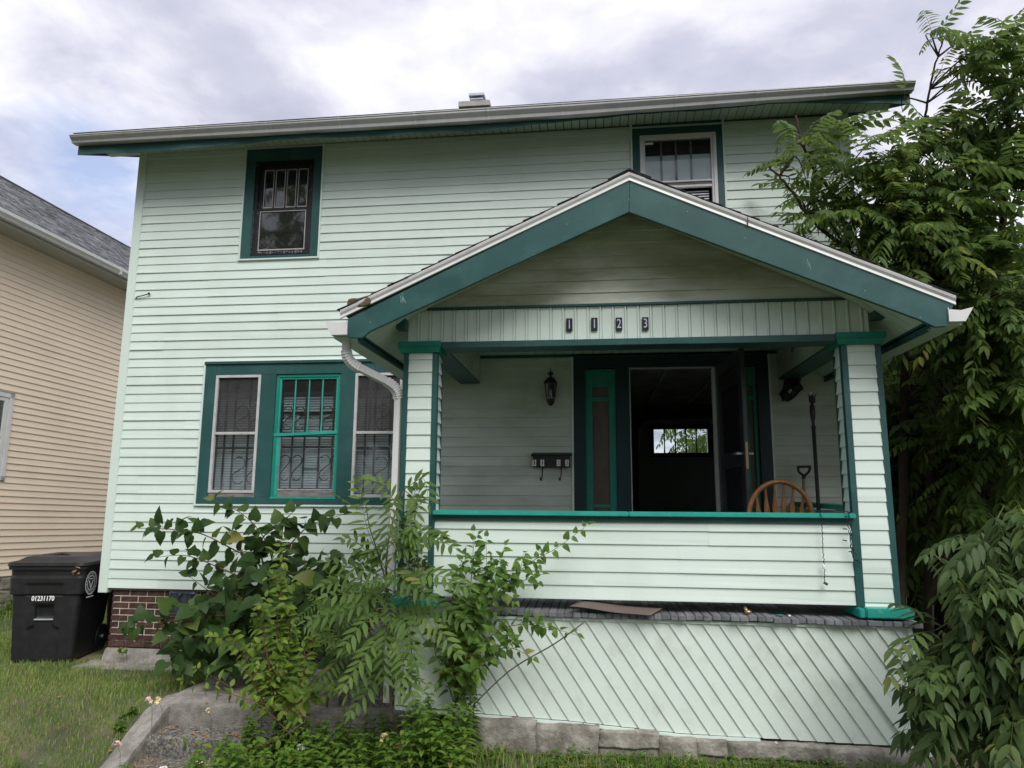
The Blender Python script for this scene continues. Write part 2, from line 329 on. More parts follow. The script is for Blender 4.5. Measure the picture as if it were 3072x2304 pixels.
box('corner_post', 'vinyl_trim', wall, -.10, .004, -.024, .06, -.05, 5.045, bevel=.004)
box('corner_post', 'vinyl_trim', wall, 7.925, 8.03, -.024, .06, -.05, 5.08, bevel=.004)
# plain side and back walls; the right one's unseen window is added for interior light
mb = MB(); wallpieces(mb, -.1, 8.03, -.75, 5.2, [(6.45, 7.50, 1.90, 2.38)], 7.0, 7.12); mb.build('back_wall', 'vinyl', house)
MB().box(-.1, .0, .16, 7, -.02, 5.2).build('side_wall', 'vinyl', house); sw = MB()
for a_, b_, c_, d_ in ((.16, 1.0, -.75, 5.2), (2.9, 7, -.75, 5.2), (1.0, 2.9, -.75, 1.0), (1.0, 2.9, 2.35, 5.2), (1.9, 2.0, 1.0, 2.35)): sw.box(7.93, 8.03, a_, b_, c_, d_)
sw.build('side_wall', 'vinyl', house); box('pane', 'glass', house, 7.97, 7.974, 1.0, 2.9, 1.0, 2.35)  # pane of the unseen side window, added to brighten the rooms
for k in range(2, 50): pass
# interior
box('floor', 'ceiling_tile', house, .0, 7.93, .17, 6.99, .04, .16)
box('ceiling', 'interior_dark', house, .0, 7.93, .17, 6.99, 2.62, 2.78)
mb = MB()
for i in range(14):
    mb.box(5.3, 7.5, .35+i*.31, .35+i*.31+.30, 2.575, 2.585)
mb.build('ceiling_tiles', 'ceiling_tile', house, kind='stuff')
for x, y0, y1 in ((6.17, 1.3, 4.5), (6.83, 1.3, 4.4)): box('ceiling_strip', 'blind', house, x-.015, x+.015, y0, y1, 2.55, 2.574)
# partition with a rounded archway
pts = [(5.0, 4.7, 2.62), (5.0, 4.7, .16), (6.02, 4.7, .16), (6.02, 4.7, 2.05)]+[(6.02+.26*(1-math.cos(a)), 4.7, 2.05+.26*math.sin(a)) for a in [R(t) for t in (15, 30, 45, 60, 75, 90)]]+[(7.93, 4.7, 2.31), (7.93, 4.7, 2.62)]
MB().prism(pts, (0, .12, 0)).build('partition', 'interior', house)
arch = [Vector((6.02, 4.69, .3)), Vector((6.02, 4.69, 2.05))]+[Vector((6.02+.26*(1-math.cos(R(t))), 4.69, 2.05+.26*math.sin(R(t)))) for t in (15, 30, 45, 60, 75, 90)]+[Vector((7.9, 4.69, 2.31))]
MB().tube(arch, .014, 6).build('arch_moulding', 'ceiling_tile', house)
mb = MB(); mb.box(.0, 4.6, 1.6, 1.66, .16, 2.6); mb.box(4.6, 4.68, .17, 7, .16, 2.6); mb.build('inner_wall', 'interior_dark', house)
box('room_divider', 'interior_dark', house, .0, 7.93, 1.8, 1.86, 2.8, 5.2)
# a low table inside the door
mb = MB(); mb.box(5.75, 6.3, 1.6, 2.0, .82, .85)
for x in (5.78, 6.24):
    for y in (1.63, 1.94): mb.box(x, x+.04, y, y+.04, .16, .82)
t = mb.build('hall_table', 'interior_dark', None); tagp(t, 'dark hall table just inside the open front door', 'table')
# back window: five narrow panes
bw = MB(); bw.box(6.40, 7.55, 6.93, 7.0, 2.38, 2.46); bw.box(6.40, 7.55, 6.93, 7.0, 1.82, 1.90); bw.box(6.37, 6.45, 6.93, 7.0, 1.82, 2.46); bw.box(7.50, 7.58, 6.93, 7.0, 1.82, 2.46)
bwin = bw.build('window', 'interior_dark', house, label='row of five narrow panes seen through the open door')
for i in range(5):
    x = 6.45+i*.21
    box('pane', 'glass', bwin, x, x+.21, 7.03, 7.034, 1.90, 2.38)
    if i: MB().tube([(x, 7.02, 1.90), (x+rw.uniform(-.006, .006), 7.02, 2.0), (x+rw.uniform(-.006, .006), 7.02, 2.25), (x, 7.02, 2.38)], [.020, .013, .012, .018], 6).build('muntin', 'dark_wood', bwin)

# ------------------------------------------------------------------ windows of the front
def casing(x0, x1, z0, z1, gx0, gx1, gz0, gz1, mint=.02, y=-.022, sill=.0, topcap=False):
    """mint J-channel round a teal casing; returns the casing part"""
    mb = MB(); c = mint
    mb.box(x0+c, gx0, y, -.001, z0+c, z1-c*.6); mb.box(gx1, x1-c, y, -.001, z0+c, z1-c*.6)
    mb.box(gx0, gx1, y+.001, -.001, gz1, z1-c*.6); mb.box(gx0, gx1, y-.010, -.001, z0+c, gz0)
    o = mb.build('window', 'teal_metal', house, bevel=.002)
    j = MB(); j.box(x0, x0+c, y-.010, -.0005, z0, z1); j.box(x1-c, x1, y-.010, -.0005, z0, z1); j.box(x0+c, x1-c, y-.010, -.0005, z0, z0+c)
    if topcap: j.box(x0+c, x1-c, y-.010, -.0005, z1-.010, z1)
    j.build('window_trim', 'vinyl_trim', o, bevel=.002); return o
def frame(name, m, par, x0, x1, z0, z1, t, y0, y1, bevel=.002, tt=None, tb=None):
    tt = tt or t; tb = tb or t; mb = MB(); mb.box(x0, x0+t, y0, y1, z0, z1); mb.box(x1-t, x1, y0, y1, z0, z1); mb.box(x0+t, x1-t, y0, y1, z1-tt, z1); mb.box(x0+t, x1-t, y0, y1, z0, z0+tb)
    return mb.build(name, m, par, bevel=bevel)
def blinds(par, x0, x1, z0, z1, y, tilt=35, skip=(), pitch=.028, m='blind', rnd=None):
    mb = MB(); z = z0; a = R(tilt); i = 0
    while z < z1:
        if not any(s <= z <= e for s, e in skip):
            w2 = .014; j = (rnd.uniform(-.004, .004) if rnd else 0); dz = math.sin(a)*w2; dy = math.cos(a)*w2
            mb.add([(x0, y-dy, z-dz), (x1, y-dy, z-dz+j), (x1, y+dy, z+dz+j), (x0, y+dy, z+dz)], [(0, 1, 2, 3)])
        z += pitch; i += 1
    return mb.build('blind', m, par, fixn=False)
def scurve(x0, x1, z0, z1, y):
    """wrought-iron S scroll"""
    cx = (x0+x1)/2; h = z1-z0; r = (x1-x0)/2*.92; zt = z1-r; zb = z0+r; P = []
    for t in range(-150, 100, 15)[::-1] if False else []: pass
    for t in np.linspace(150, -42, 12): P.append((cx+math.cos(R(t))*r, y, zt+math.sin(R(t))*r))
    for t in np.linspace(138, 325, 12): P.append((cx+math.cos(R(t))*r, y, zb+math.sin(R(t))*r))
    return P
def grille(par, x0, x1, z0, z1, y, xs, scrolls, rails):
    mb = MB()
    for x in xs: mb.box(x-.0085, x+.0085, y-.006, y+.006, z0, z1)
    for z in rails: mb.box(x0, x1, y-.004, y+.008, z-.012, z+.012)
    for (a, b, c, d) in scrolls: mb.tube(scurve(a, b, c, d, y), .0065, 5)
    return mb.build('security_bars', 'iron', par)
# upper left: old black wooden sash, four narrow lights over one
w1 = casing(*W1, 1.385, 2.10, 3.715, 4.875)
w1['label'] = 'upper left window with black peeling sashes and four narrow lights over one'
frame('sash_frame', 'dark_wood', w1, 1.385, 2.10, 3.712, 4.877, .035, .002, .07, tt=.03, tb=.02)
up1 = frame('upper_sash', 'dark_wood', w1, 1.42, 2.065, 4.27, 4.845, .045, .035, .068, tt=.055, tb=.045)
xs = [1.465+i*(2.02-1.465)/4 for i in range(5)]
for i in range(4):
    a, b = xs[i], xs[i+1]
    if i: box('muntin', 'dark_wood', w1, a-.011, a+.011, .040, .066, 4.315, 4.79)
    frame('putty_line', 'putty', w1, a+.010, b-.010, 4.316, 4.788, .008, .037, .044, bevel=0, tb=.013)
    box('pane', 'glass_old', w1, a+.010, b-.010, .048, .050, 4.317, 4.787)
lo1 = frame('lower_sash', 'dark_wood', w1, 1.42, 2.065, 3.735, 4.30, .042, .004, .034, tt=.035, tb=.05)
frame('putty_line', 'putty', w1, 1.463, 2.022, 3.786, 4.263, .009, .001, .008, bevel=0, tb=.014)
box('pane', 'glass_old', w1, 1.464, 2.021, .014, .016, 3.79, 4.262)
mb = MB()
for i in range(16): x = 1.47+i*.034; mb.box(x, x+rw.uniform(.012, .03), -.002, .006, 3.742+rw.uniform(0, .02), 3.765+rw.uniform(0, .012))
for i in range(9): z = 3.76+i*.058; mb.box(1.375+rw.uniform(0, .006), 1.388, -.004, .004, z, z+rw.uniform(.03, .055))
mb.build('peeling_paint', 'peeled_wood', w1)
box('dark_backing', 'interior_dark', w1, 1.38, 2.11, .30, .31, 3.72, 4.87)  # near-black sheet: darkness of the unlit room put into its colour
# upper right: white aluminium storm window, shade half down
w2 = casing(*W2, 5.828, 6.645, 3.70, 4.94); w2['label'] = 'upper right window with white storm frame, blind pulled half down'
frame('storm_frame', 'white_metal', w2, 5.828, 6.645, 3.70, 4.942, .034, -.030, .02)
frame('storm_frame', 'white_metal', w2, 5.862, 6.611, 3.72, 4.91, .022, -.016, .03)
box('meeting_rail', 'white_metal', w2, 5.884, 6.589, -.018, .012, 4.385, 4.405, bevel=.003)
box('meeting_rail', 'peeled_wood', w2, 5.884, 6.589, -.004, .03, 4.353, 4.384)
box('meeting_rail', 'white_metal', w2, 5.884, 6.589, -.012, .024, 4.325, 4.352, bevel=.003)
box('pane', 'glass', w2, 5.884, 6.589, .006, .008, 4.40, 4.89)
box('shade', 'blind_white', w2, 5.88, 6.59, .030, .034, 4.40, 4.72)
blinds(w2, 5.88, 6.56, 4.10, 4.32, .05, 50)
mb = MB()
for x in (6.06, 6.22, 6.38): mb.box(x-.010, x+.010, .014, .028, 4.405, 4.89)
mb.build('muntin', 'peeled_wood', w2)
box('latch_tab', 'blind', w2, 5.888, 5.975, .0, .004, 4.845, 4.868)
box('dark_backing', 'interior_dark', w2, 5.83, 6.65, .30, .31, 3.7, 4.95)  # black sheet standing in for the dark of the room behind
# lower triple window
w3 = casing(.935, 3.40, .888, 2.485, 1.085, 3.24, .985, 2.335, topcap=False); w3['label'] = 'wide triple window with teal casing, barred, its middle sash painted bright green'
box('window_head', 'teal_metal', w3, .945, 3.395, -.040, .0, 2.455, 2.487, bevel=.003)
box('mullion', 'teal_metal', w3, 1.618, 1.795, -.024, .16, .985, 2.335, bevel=.003)
box('mullion', 'teal_metal', w3, 2.535, 2.70, -.024, .16, .985, 2.335, bevel=.003)
for (a, b, z0) in ((1.088, 1.618, 1.03), (2.703, 3.235, .99)):
    f = frame('storm_frame', 'grey_alu', w3, a, b, z0, 2.332, .030, -.030, .01)
    box('meeting_rail', 'grey_alu', w3, a+.03, b-.03, -.022, .008, 1.665, 1.695, bevel=.003)
    box('screen', 'screen_mesh', w3, a+.03, b-.03, -.004, -.002, 1.69, 2.305)
    box('pane', 'glass', w3, a+.03, b-.03, .004, .006, z0+.03, 1.67)
    blinds(w3, a, b, z0, 2.30, .105, 62, skip=((2.10, 2.3),))
    box('blind_valance', 'peeled_wood', w3, a, b, .09, .10, 2.08, 2.33)
    o = a-1.088
    grille(w3, a, b, z0, 2.31, .045, [1.20+o, 1.305+o, 1.475+o], [(1.315+o, 1.465+o, 1.13, 1.42), (1.485+o, 1.618+o, 1.13, 1.42), (1.315+o, 1.465+o, 1.71, 1.99), (1.485+o, 1.618+o, 1.71, 1.99)], [1.52, 2.16])
MB().box(1.09, 1.62, -.022, .03, .985, 1.028).build('sill_board', 'peeled_wood', w3)
for x in (2.86, 3.0, 3.12): MB().tube([(x, .025, 1.70), (x+.004, .025, 2.0), (x, .025, 2.3)], .009, 6).build('muntin', 'peeled_wood', w3)
# middle: bright green sashes, four lights over one
g = frame('sash_frame', 'jade_paint', w3, 1.795, 2.535, .982, 2.332, .032, -.006, .05)
frame('upper_sash', 'jade_faded', w3, 1.827, 2.503, 1.645, 2.300, .022, .004, .028, tt=.022, tb=.038)
xs = [1.849+i*(2.481-1.849)/4 for i in range(5)]
for i in (1, 2, 3): MB().tube([(xs[i]+rw.uniform(-.003, .003), .018, z) for z in (1.68, 1.85, 2.05, 2.28)], [.010, .008, .009, .008], 6).build('muntin', 'jade_faded', w3)
for i in range(4): box('pane', 'glass', w3, xs[i], xs[i+1], .019, .020, 1.68, 2.28)
MB().add([(1.79, -.012, 1.645), (2.52, -.012, 1.672), (2.52, .02, 1.672), (1.79, .02, 1.645), (1.79, -.012, 1.675), (2.52, -.012, 1.705), (2.52, .02, 1.705), (1.79, .02, 1.675)], [(0, 3, 2, 1), (4, 5, 6, 7), (0, 1, 5, 4), (1, 2, 6, 5), (2, 3, 7, 6), (3, 0, 4, 7)]).build('meeting_rail', 'jade_faded', w3)
box('sash_stile', 'jade_faded', w3, 1.826, 1.872, -.002, .03, .99, 1.66, bevel=.003); box('sash_stile', 'peeled_wood', w3, 1.872, 1.880, -.003, .03, 1.0, 1.65); box('sash_stile', 'jade_faded', w3, 2.492, 2.504, -.002, .03, .99, 1.66)
box('lower_rail', 'peeled_wood', w3, 1.872, 2.50, -.008, .03, .99, 1.065, bevel=.003)
box('lower_rail', 'putty', w3, 1.872, 2.50, -.010, .03, 1.0655, 1.074)
box('pane', 'glass', w3, 1.880, 2.492, .010, .012, 1.074, 1.66)
blinds(w3, 1.83, 2.50, 1.10, 1.66, .11, 62, m='blind_white'); box('blind_light', 'blind_white', w3, 1.885, 2.48, .128, .131, 1.12, 1.50)
r4 = random.Random(4); blinds(w3, 1.84, 2.49, 1.72, 2.10, .11, 55, skip=((1.86, 1.93),), rnd=r4, m='blind_white')
mb = MB()
for i in range(9):
    z = 1.80+i*.012; mb.tube([(1.86, .09, z), (2.05, .085, z-.03+r4.uniform(-.02, .02)), (2.25, .09, z-.02), (2.47, .09, z+r4.uniform(-.02, .03))], .0028, 4)
mb.box(2.02, 2.04, .07, .075, 1.76, 1.88); mb.build('broken_slats', 'blind', w3)
grille(w3, 1.82, 2.51, 1.08, 2.3, .055, [1.985, 2.125, 2.295, 2.445], [(1.995, 2.115, 1.17, 1.44), (2.305, 2.435, 1.17, 1.44), (1.86, 1.975, 1.17, 1.44), (2.45, 2.53, 1.17, 1.44), (1.995, 2.115, 1.72, 1.98), (2.305, 2.435, 1.72, 1.98), (1.86, 1.975, 1.72, 1.98)], [1.53, 2.13])
MB().box(2.125, 2.295, .051, .059, 1.285, 1.297).build('security_bars', 'iron', w3)
box('dark_backing', 'interior_dark', w3, 1.0, 3.3, .34, .35, .9, 2.4)  # same near-black sheet, room darkness as colour behind the blinds
box('sill_front', 'jade_faded', w3, 1.80, 2.535, -.034, .0, .972, .986)

# ------------------------------------------------------------------ front door surround
sur = MB()
for a, b in ((5.078, 5.20), (5.52, 5.66), (6.545, 6.82), (6.95, 7.066)): sur.box(a, b, -.022, .10, .16, 2.478)
for a, b in ((5.20, 5.52), (5.66, 6.545), (6.82, 6.95)): sur.box(a, b, -.021, .10, 2.345, 2.478)
sur = sur.build('door_surround', 'teal_shaded', house, bevel=.003, label='teal front door surround with sidelights')
j = MB(); j.box(5.058, 5.078, -.030, 0, .16, 2.497); j.box(7.066, 7.086, -.030, 0, .16, 2.497); j.box(5.078, 7.066, -.030, 0, 2.479, 2.497); j.build('trim', 'vinyl_trim', sur)
def sidelight(x0, x1):
    o = MB(); a, b = x0+.075, x1-.075
    if b-a < .05: a, b = x0+.04, x1-.04
    for s, e in ((x0, a), (b, x1)): o.box(s, e, .012, .05, .16, 2.342)
    for s, e in ((.16, .62), (.90, .932), (1.999, 2.04), (2.15, 2.342)): o.box(a, b, .013, .05, s, e)
    o.build('sidelight', 'jade_paint', sur, bevel=.004)
    for s, e in ((.62, .90), (.932, 1.999), (2.04, 2.15)): box('panel', 'side_panel', sur, a-.001, b+.001, .034, .040, s-.001, e+.001)
sidelight(5.20, 5.52); sidelight(6.82, 6.95)
frame('door_frame', 'grey_alu', sur, 5.655, 6.545, .16, 2.352, .016, -.018, .06)
MB().box(6.505, 6.529, -.014, .05, .17, 2.33).build('door_jamb', 'white_metal', sur)
# outward-opened dark door
hx, hy = 6.555, -.03
door = thing('front_door', 'dark front door swung outward over the porch with a metal lever handle', 'door', (hx, hy, .17))
ang = R(-84)
Mx = Matrix.Translation((hx, hy, .17)) @ Matrix.Rotation(ang, 4, 'Z')
def dpart(name, m, a, par=None, **k):
    mb = MB()
    for b in a: mb.box(*b)
    mb.xf(Mx); return mb.build(name, m, par or door, **k)
leaf = dpart('door_leaf', 'door_black', [(0, .10, -.02, .02, 0, 2.19), (.74, .84, -.02, .02, 0, 2.19), (.10, .74, -.0195, .0195, 2.06, 2.19), (.10, .74, -.0195, .0195, 0, .2), (.10, .74, -.0195, .0195, 1.12, 1.26)], bevel=.003)
dpart('door_glass', 'glass', [(.10, .74, -.004, .0, 1.26, 2.06), (.10, .74, -.004, .0, .2, 1.12)])
dpart('door_curtain', 'interior_dark', [(.10, .74, .006, .008, 1.26, 2.06)])
dpart('door_slats', 'teal_shaded', [(.12+i*.052, .12+i*.052+.03, .005, .014, .2, 1.12) for i in range(12)])
dpart('door_edge', 'door_black', [(.841, .846, -.016, .016, 0, 2.19)])
dpart('lock_plate', 'brass', [(.847, .850, -.010, .010, 1.09, 1.33)])
dpart('handle', 'galvanised', [(.78, .80, -.065, .065, 1.22, 1.235), (.70, .80, -.075, -.06, 1.218, 1.238), (.70, .80, .06, .075, 1.218, 1.238)])
# ------------------------------------------------------------------ foundation
fd = MB().box(.06, 3.7, .03, .16, -.61, -.02).build('foundation', 'mortar', house)
BL, BG, CH = .203, .0125, .0667
bm0 = MB(); bm0.box(0, BL-BG, 0, .05, 0, CH-BG); 
rb = random.Random(9)
bcache = {}
for c in range(9):
    z = -.610+c*CH; off = -(c % 2)*BL/2; x = .048+off
    while x < 3.6:
        a, b = max(x, .048), min(x+BL-BG, 3.6)
        zt = min(z+CH-BG, -.014)
        if b-a > .03 and not (a < 1.0 and b > .72 and z > -.30 and (b-a) and a > .60 and False):
            segs = split(a, b, [(.712, 1.03)] if z > -.27 else [])
            for s, e in segs:
                if e-s > .02: 
                    key = (round(e-s, 3), round(zt-z, 3))
                    if key not in bcache:
                        m_ = MB(); m_.box(0, key[0], 0, .03, 0, key[1]); nr = max(1, int(key[0]/.011))
                        bcache[key] = m_.mesh('brick', 'brick')
                    inst('brick', bcache[key], fd, Matrix.Translation((s, .0255-rb.uniform(0, .003)-(.010 if c < 2 else 0), z)))
        x += BL
# sloping concrete footing under the bricks
MB().prism([(.03, -.09, -.80), (.03, .0, -.625), (.03, .12, -.622), (.03, .12, -.80)], (3.6, 0, 0)).build('footing', 'concrete', house, bevel=.01)
# blue-grey iron coal door
cd = MB(); cd.box(.725, 1.01, .0, .03, -.25, -.03); cd = cd.build('coal_door', 'coal_door', house, bevel=.004)
frame('door_rim', 'coal_door', cd, .722, 1.015, -.262, -.022, .022, -.012, .002)
frame('door_panel', 'coal_door', cd, .765, .93, -.23, -.055, .010, -.008, .0)
MB().tube([(.845, -.01, -.04), (.855, -.03, -.06), (.835, -.028, -.10), (.85, -.02, -.125)], .010, 6).build('latch', 'coal_door', cd)
MB().sphere((1.0, -.02, -.04), .028, (1.4, 1, .7)).build('hinge', 'coal_door', cd, smooth=True)

# ------------------------------------------------------------------ main eaves
def zs(x): return 5.045+(x)*.006             # the eave rises a little to the right
sof = MB(); sof.add([(-.5, -.495, zs(-.5)+.012), (8.45, -.495, zs(8.45)+.012), (8.45, .0, zs(8.45)+.012), (-.5, 0, zs(-.5)+.012)], [(0, 1, 2, 3)])
sof = sof.build('soffit', 'interior_dark', house)
x = -.49; i = 0
pr = random.Random(2)
while x < 8.42:
    sag = .05*math.exp(-((x-4.3)/.75)**2)
    z = zs(x); w_ = .083
    mb = MB(); mb.add([(x+.003, -.49, z-sag*.9), (x+w_, -.49, z-sag*.9), (x+w_, -.002, z), (x+.003, -.002, z), (x+.003, -.49, z+.010-sag*.9), (x+w_, -.49, z+.010-sag*.9), (x+w_, -.002, z+.010), (x+.003, -.002, z+.010)],
        [(0, 3, 2, 1), (4, 5, 6, 7), (0, 1, 5, 4), (1, 2, 6, 5), (2, 3, 7, 6), (3, 0, 4, 7)])
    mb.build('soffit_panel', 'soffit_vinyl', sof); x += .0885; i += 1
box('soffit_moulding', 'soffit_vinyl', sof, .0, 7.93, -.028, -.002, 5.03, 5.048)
# teal fascia whose lower edge has buckled
xs = np.linspace(-.50, 8.44, 61); top = []; bot = []
def fz(x): return float(np.interp(x, [-.5, .9, 1.8, 2.6, 3.4, 4.3, 4.7, 5.1, 6.2, 7.4, 8.1, 8.44], [4.812, 4.81, 4.868, 4.858, 4.842, 4.842, 4.868, 4.902, 4.93, 4.955, 4.90, 4.866]))
rings = []
for x in xs:
    wv = .012*math.sin(x*5.1)+.006*math.sin(x*13)
    rings.append([(x, -.500, 5.03+x*.004), (x, -.505+wv*.4, (fz(x)+5.0)/2), (x, -.507+wv, fz(x)), (x, -.498+wv, fz(x)), (x, -.492+wv*.4, (fz(x)+5.0)/2), (x, -.490, 5.03+x*.004)])
fas = MB().loft(rings).build('fascia', 'teal_metal', house)
for xa_, xb_ in ((-.505, -.488), (8.43, 8.447)):
    zb0 = 4.812 if xa_ < 0 else 4.868
    MB().prism([(xa_, -.508, zb0), (xa_, 3.5, zb0+4.0*.48), (xa_, 3.5, zb0+4.0*.48+.24), (xa_, -.508, zb0+.17)], (xb_-xa_, 0, 0)).build('rake_fascia', 'teal_metal', fas)
    MB().prism([(min(xb_, -.1) if xa_ < 0 else 8.03, -.49, zb0+.12), (min(xb_, -.1) if xa_ < 0 else 8.03, 3.5, zb0+.12+3.99*.48), (-.10 if xa_ < 0 else xa_, 3.5, zb0+.12+3.99*.48), (-.10 if xa_ < 0 else xa_, -.49, zb0+.12)], (0, 0, .012)).build('rake_soffit', 'teal_metal', fas)
# gutter, K profile
def gut_z(x): return 4.868+.0*x, 5.008+(.004*x if x > 0 else 0)
def kprof(x, y0, z0, z1): # back y0, towards -Y
    h = z1-z0
    return [(x, y0, z0+h), (x, y0, z0), (x, y0-.075, z0), (x, y0-.082, z0+h*.30), (x, y0-.112, z0+h*.62), (x, y0-.118, z0+h*.70), (x, y0-.118, z1-.012), (x, y0-.126, z1-.010), (x, y0-.126, z1), (x, y0-.110, z1), (x, y0-.110, z0+h*.70), (x, y0-.078, z0+h*.33), (x, y0-.070, z0+.006), (x, y0-.006, z0+.006), (x, y0-.006, z0+h)]
rings = []
for x in np.linspace(-.53, 8.46, 46):
    a = float(np.interp(x, [-.5, 3.4, 5.1, 8.2], [4.922, 4.912, 4.921, 4.976])); b = float(np.interp(x, [-.5, 5.1, 8.2], [5.0, 5.028, 5.05]))
    rings.append(kprof(x, -.509, a, b+.006*math.sin(x*2)*.3))
gut = MB().loft(rings).build('gutter', 'gutter_metal', house)
for x in (-.44, .32, .98, 1.78, 2.60, 3.43, 4.22, 5.0, 6.15, 6.95, 7.6, 8.36):
    a = float(np.interp(x, [-.5, 3.4, 5.1, 8.2], [4.922, 4.912, 4.921, 4.976])); b = float(np.interp(x, [-.5, 5.1, 8.2], [5.0, 5.028, 5.05]))
    p = [Vector(q) for q in kprof(x, -.5095, a, b)][:9]; p = [Vector((q.x, q.y-.003, q.z-.002)) for q in p]; q2 = [Vector((q.x+.022, q.y, q.z)) for q in p]
    MB().loft([p, q2], cap=False, closed=False).build('gutter_strap', 'grey_alu', gut, fixn=False)
# roof
rz = lambda y: 5.012+(y+.62)*.48
rf = MB(); rf.prism([(-.47, -.58, rz(-.58)-.01), (-.47, 3.5, rz(3.5)), (-.47, 7.7, rz(-.7)), (-.47, 7.7, rz(-.7)-.06), (-.47, 3.5, rz(3.5)-.12), (-.47, -.50, rz(-.50)-.07)], (8.92, 0, 0))
rf = rf.build('roof', 'shingle', house)
MB().add([(-.1, .1, 5.1), (-.1, 7, 5.1), (-.1, 3.5, 6.8)], [(0, 1, 2)]).add([(8.03, .1, 5.1), (8.03, 7, 5.1), (8.03, 3.5, 6.8)], [(0, 1, 2)]).xf(Matrix.Identity(4)).build('gable_wall', 'vinyl', house, fixn=False)
k = 0; y = -.628
while y < 3.4:
    z = rz(y); s = MB(); s.add([(-.49, y, z), (8.43, y, z+.036), (8.43, y+.19, z+.085+.036), (-.49, y+.19, z+.085), (-.49, y, z+.010), (8.43, y, z+.046), (8.43, y+.19, z+.129), (-.49, y+.19, z+.097)], [(0, 3, 2, 1), (4, 5, 6, 7), (0, 1, 5, 4), (1, 2, 6, 5), (2, 3, 7, 6), (3, 0, 4, 7)])
    s.build('shingle_course', 'shingle', rf); y += .145; k += 1
ch = MB(); ch.box(3.22, 3.64, 3.0, 3.45, 6.6, 7.22); ch = ch.build('chimney', 'chimney', rf, bevel=.004)
# cap slab and metal flue hood (sub-parts of the roof)
MB().box(3.175, 3.685, 2.96, 3.50, 7.205, 7.30).build('chimney_cap', 'chimney', rf, bevel=.006)
MB().box(3.36, 3.54, 3.12, 3.32, 7.30, 7.36).box(3.345, 3.555, 3.1, 3.34, 7.40, 7.43).box(3.375, 3.525, 3.14, 3.3, 7.345, 7.41).box(3.32, 3.575, 3.07, 3.37, 7.455, 7.50).box(3.36, 3.39, 3.12, 3.15, 7.42, 7.46).box(3.51, 3.54, 3.12, 3.15, 7.42, 7.46).build('flue_hood', 'galvanised', rf, bevel=.003)

# ------------------------------------------------------------------ porch: deck
PX0, PX1, PY = 3.79, 7.40, -1.90
dk = MB().box(3.74, 7.44, -1.94, -.02, .04, .124).build('porch_deck', 'interior', house)
rd = random.Random(21); x = 3.70; cach = {}
while x < 7.50:
    w_ = rd.choice([.054, .058, .061, .064]); yy = -2.005-rd.choice([0, 0, .006, .012, .018, -.01]); zt = .160+.012*math.sin(x*3.1)*.3+rd.uniform(-.003, .003); zt += (-.004 if x > 6.5 else .004)
    mb = MB(); mb.box(x, x+w_-.0025, yy, -.03, zt-.036, zt); mb.build('deck_board', 'grey_deck', dk, bevel=.004); x += w_
# lattice-like skirt of diagonal vinyl planks
def skz(x): return float(np.interp(x, [3.8, 4.05, 4.30, 5.1, 5.89, 6.83, 7.6], [-.54, -.55, -.57, -.60, -.652, -.668, -.676]))
SY = -1.955
def skright(z): return 7.462+(.105-z)*.138
sk = MB(); sk.prism([(3.80, SY+.012, .11), (7.45, SY+.012, .11), (7.57, SY+.012, -.68), (5.9, SY+.012, -.66), (4.3, SY+.012, -.58), (3.80, SY+.012, -.55)][::-1], (0, .03, 0))
sk = sk.build('porch_skirt', 'interior_dark', house)

def clip(poly, a, b, c):
    """keep the part of a 2-D polygon where a*x+b*z<=c"""
    o = []
    for i in range(len(poly)):
        p, q = poly[i], poly[(i+1) % len(poly)]; dp = a*p[0]+b*p[1]-c; dq = a*q[0]+b*q[1]-c
        if dp <= 0: o.append(p)
        if dp*dq < 0: t = dp/(dp-dq); o.append((p[0]+(q[0]-p[0])*t, p[1]+(q[1]-p[1])*t))
    return o
SLX = .674; pitchx = .1192; x0 = 6.175-pitchx*40
rs = random.Random(31)
for i in range(0, 62):
    xa = x0+i*pitchx; xb = xa+pitchx          # top ends at z=.094
    poly = [(xa+(.094-.11)*SLX, .11), (xb+(.094-.11)*SLX, .11), (xb+(.094+.70)*SLX, -.70), (xa+(.094+.70)*SLX, -.70)]
    mid = (xa+xb)/2+.75*SLX; ext = 0
    fl = {50: .022, 53: .03, 46: .012}.get(i, 0)
    poly = clip(poly, -1, 0, -3.80); poly = clip(poly, 1, .138, 7.462+.105*.138-.012)
    # bottom edge: line through skz
    xm = min(max(mid, 3.8), 7.5); s = (skz(xm+.1)-skz(xm-.1))/.2; c0 = skz(xm)-s*xm
    if len(poly) < 3: continue
    poly = clip(poly, s, -1, -(c0-fl+.004)+0)
    if len(poly) < 3: continue
    # the plank tilts: its right (upper) edge tucks under the next, its left edge stands proud
    def dep(p):
        u = ((p[0]-(p[1]-.094)*-SLX)-xa)/pitchx; low = max(0, min(1, (.1-p[1])/.8)); return SY-.004-.011*(1-max(0, min(1, u)))-low*(fl*1.2)
    a = [Vector((p[0], dep(p), p[1])) for p in poly]; b = [Vector((p[0], SY+.006, p[1])) for p in poly]; n = len(a)
    MB().add(a+b, [tuple(range(n)), tuple(range(2*n-1, n-1, -1))]+[(j, (j+1) % n, n+(j+1) % n, n+j) for j in range(n)]).build('plank', 'vinyl_skirt', sk)
box('top_channel', 'vinyl_trim', sk, 3.79, 7.47, SY-.022, SY+.01, .100, .122, bevel=.002)
pts = [(3.80, -.556), (4.3, -.582), (5.1, -.612), (5.89, -.664), (6.42, -.672)]
MB().loft([[(x, SY-.024, z-.010), (x, SY-.024, z+.010), (x, SY+.01, z+.010), (x, SY+.01, z-.010)] for x, z in pts]).build('bottom_channel', 'vinyl_trim', sk)
pts = [(6.52, -.690), (7.0, -.704), (7.58, -.712)]
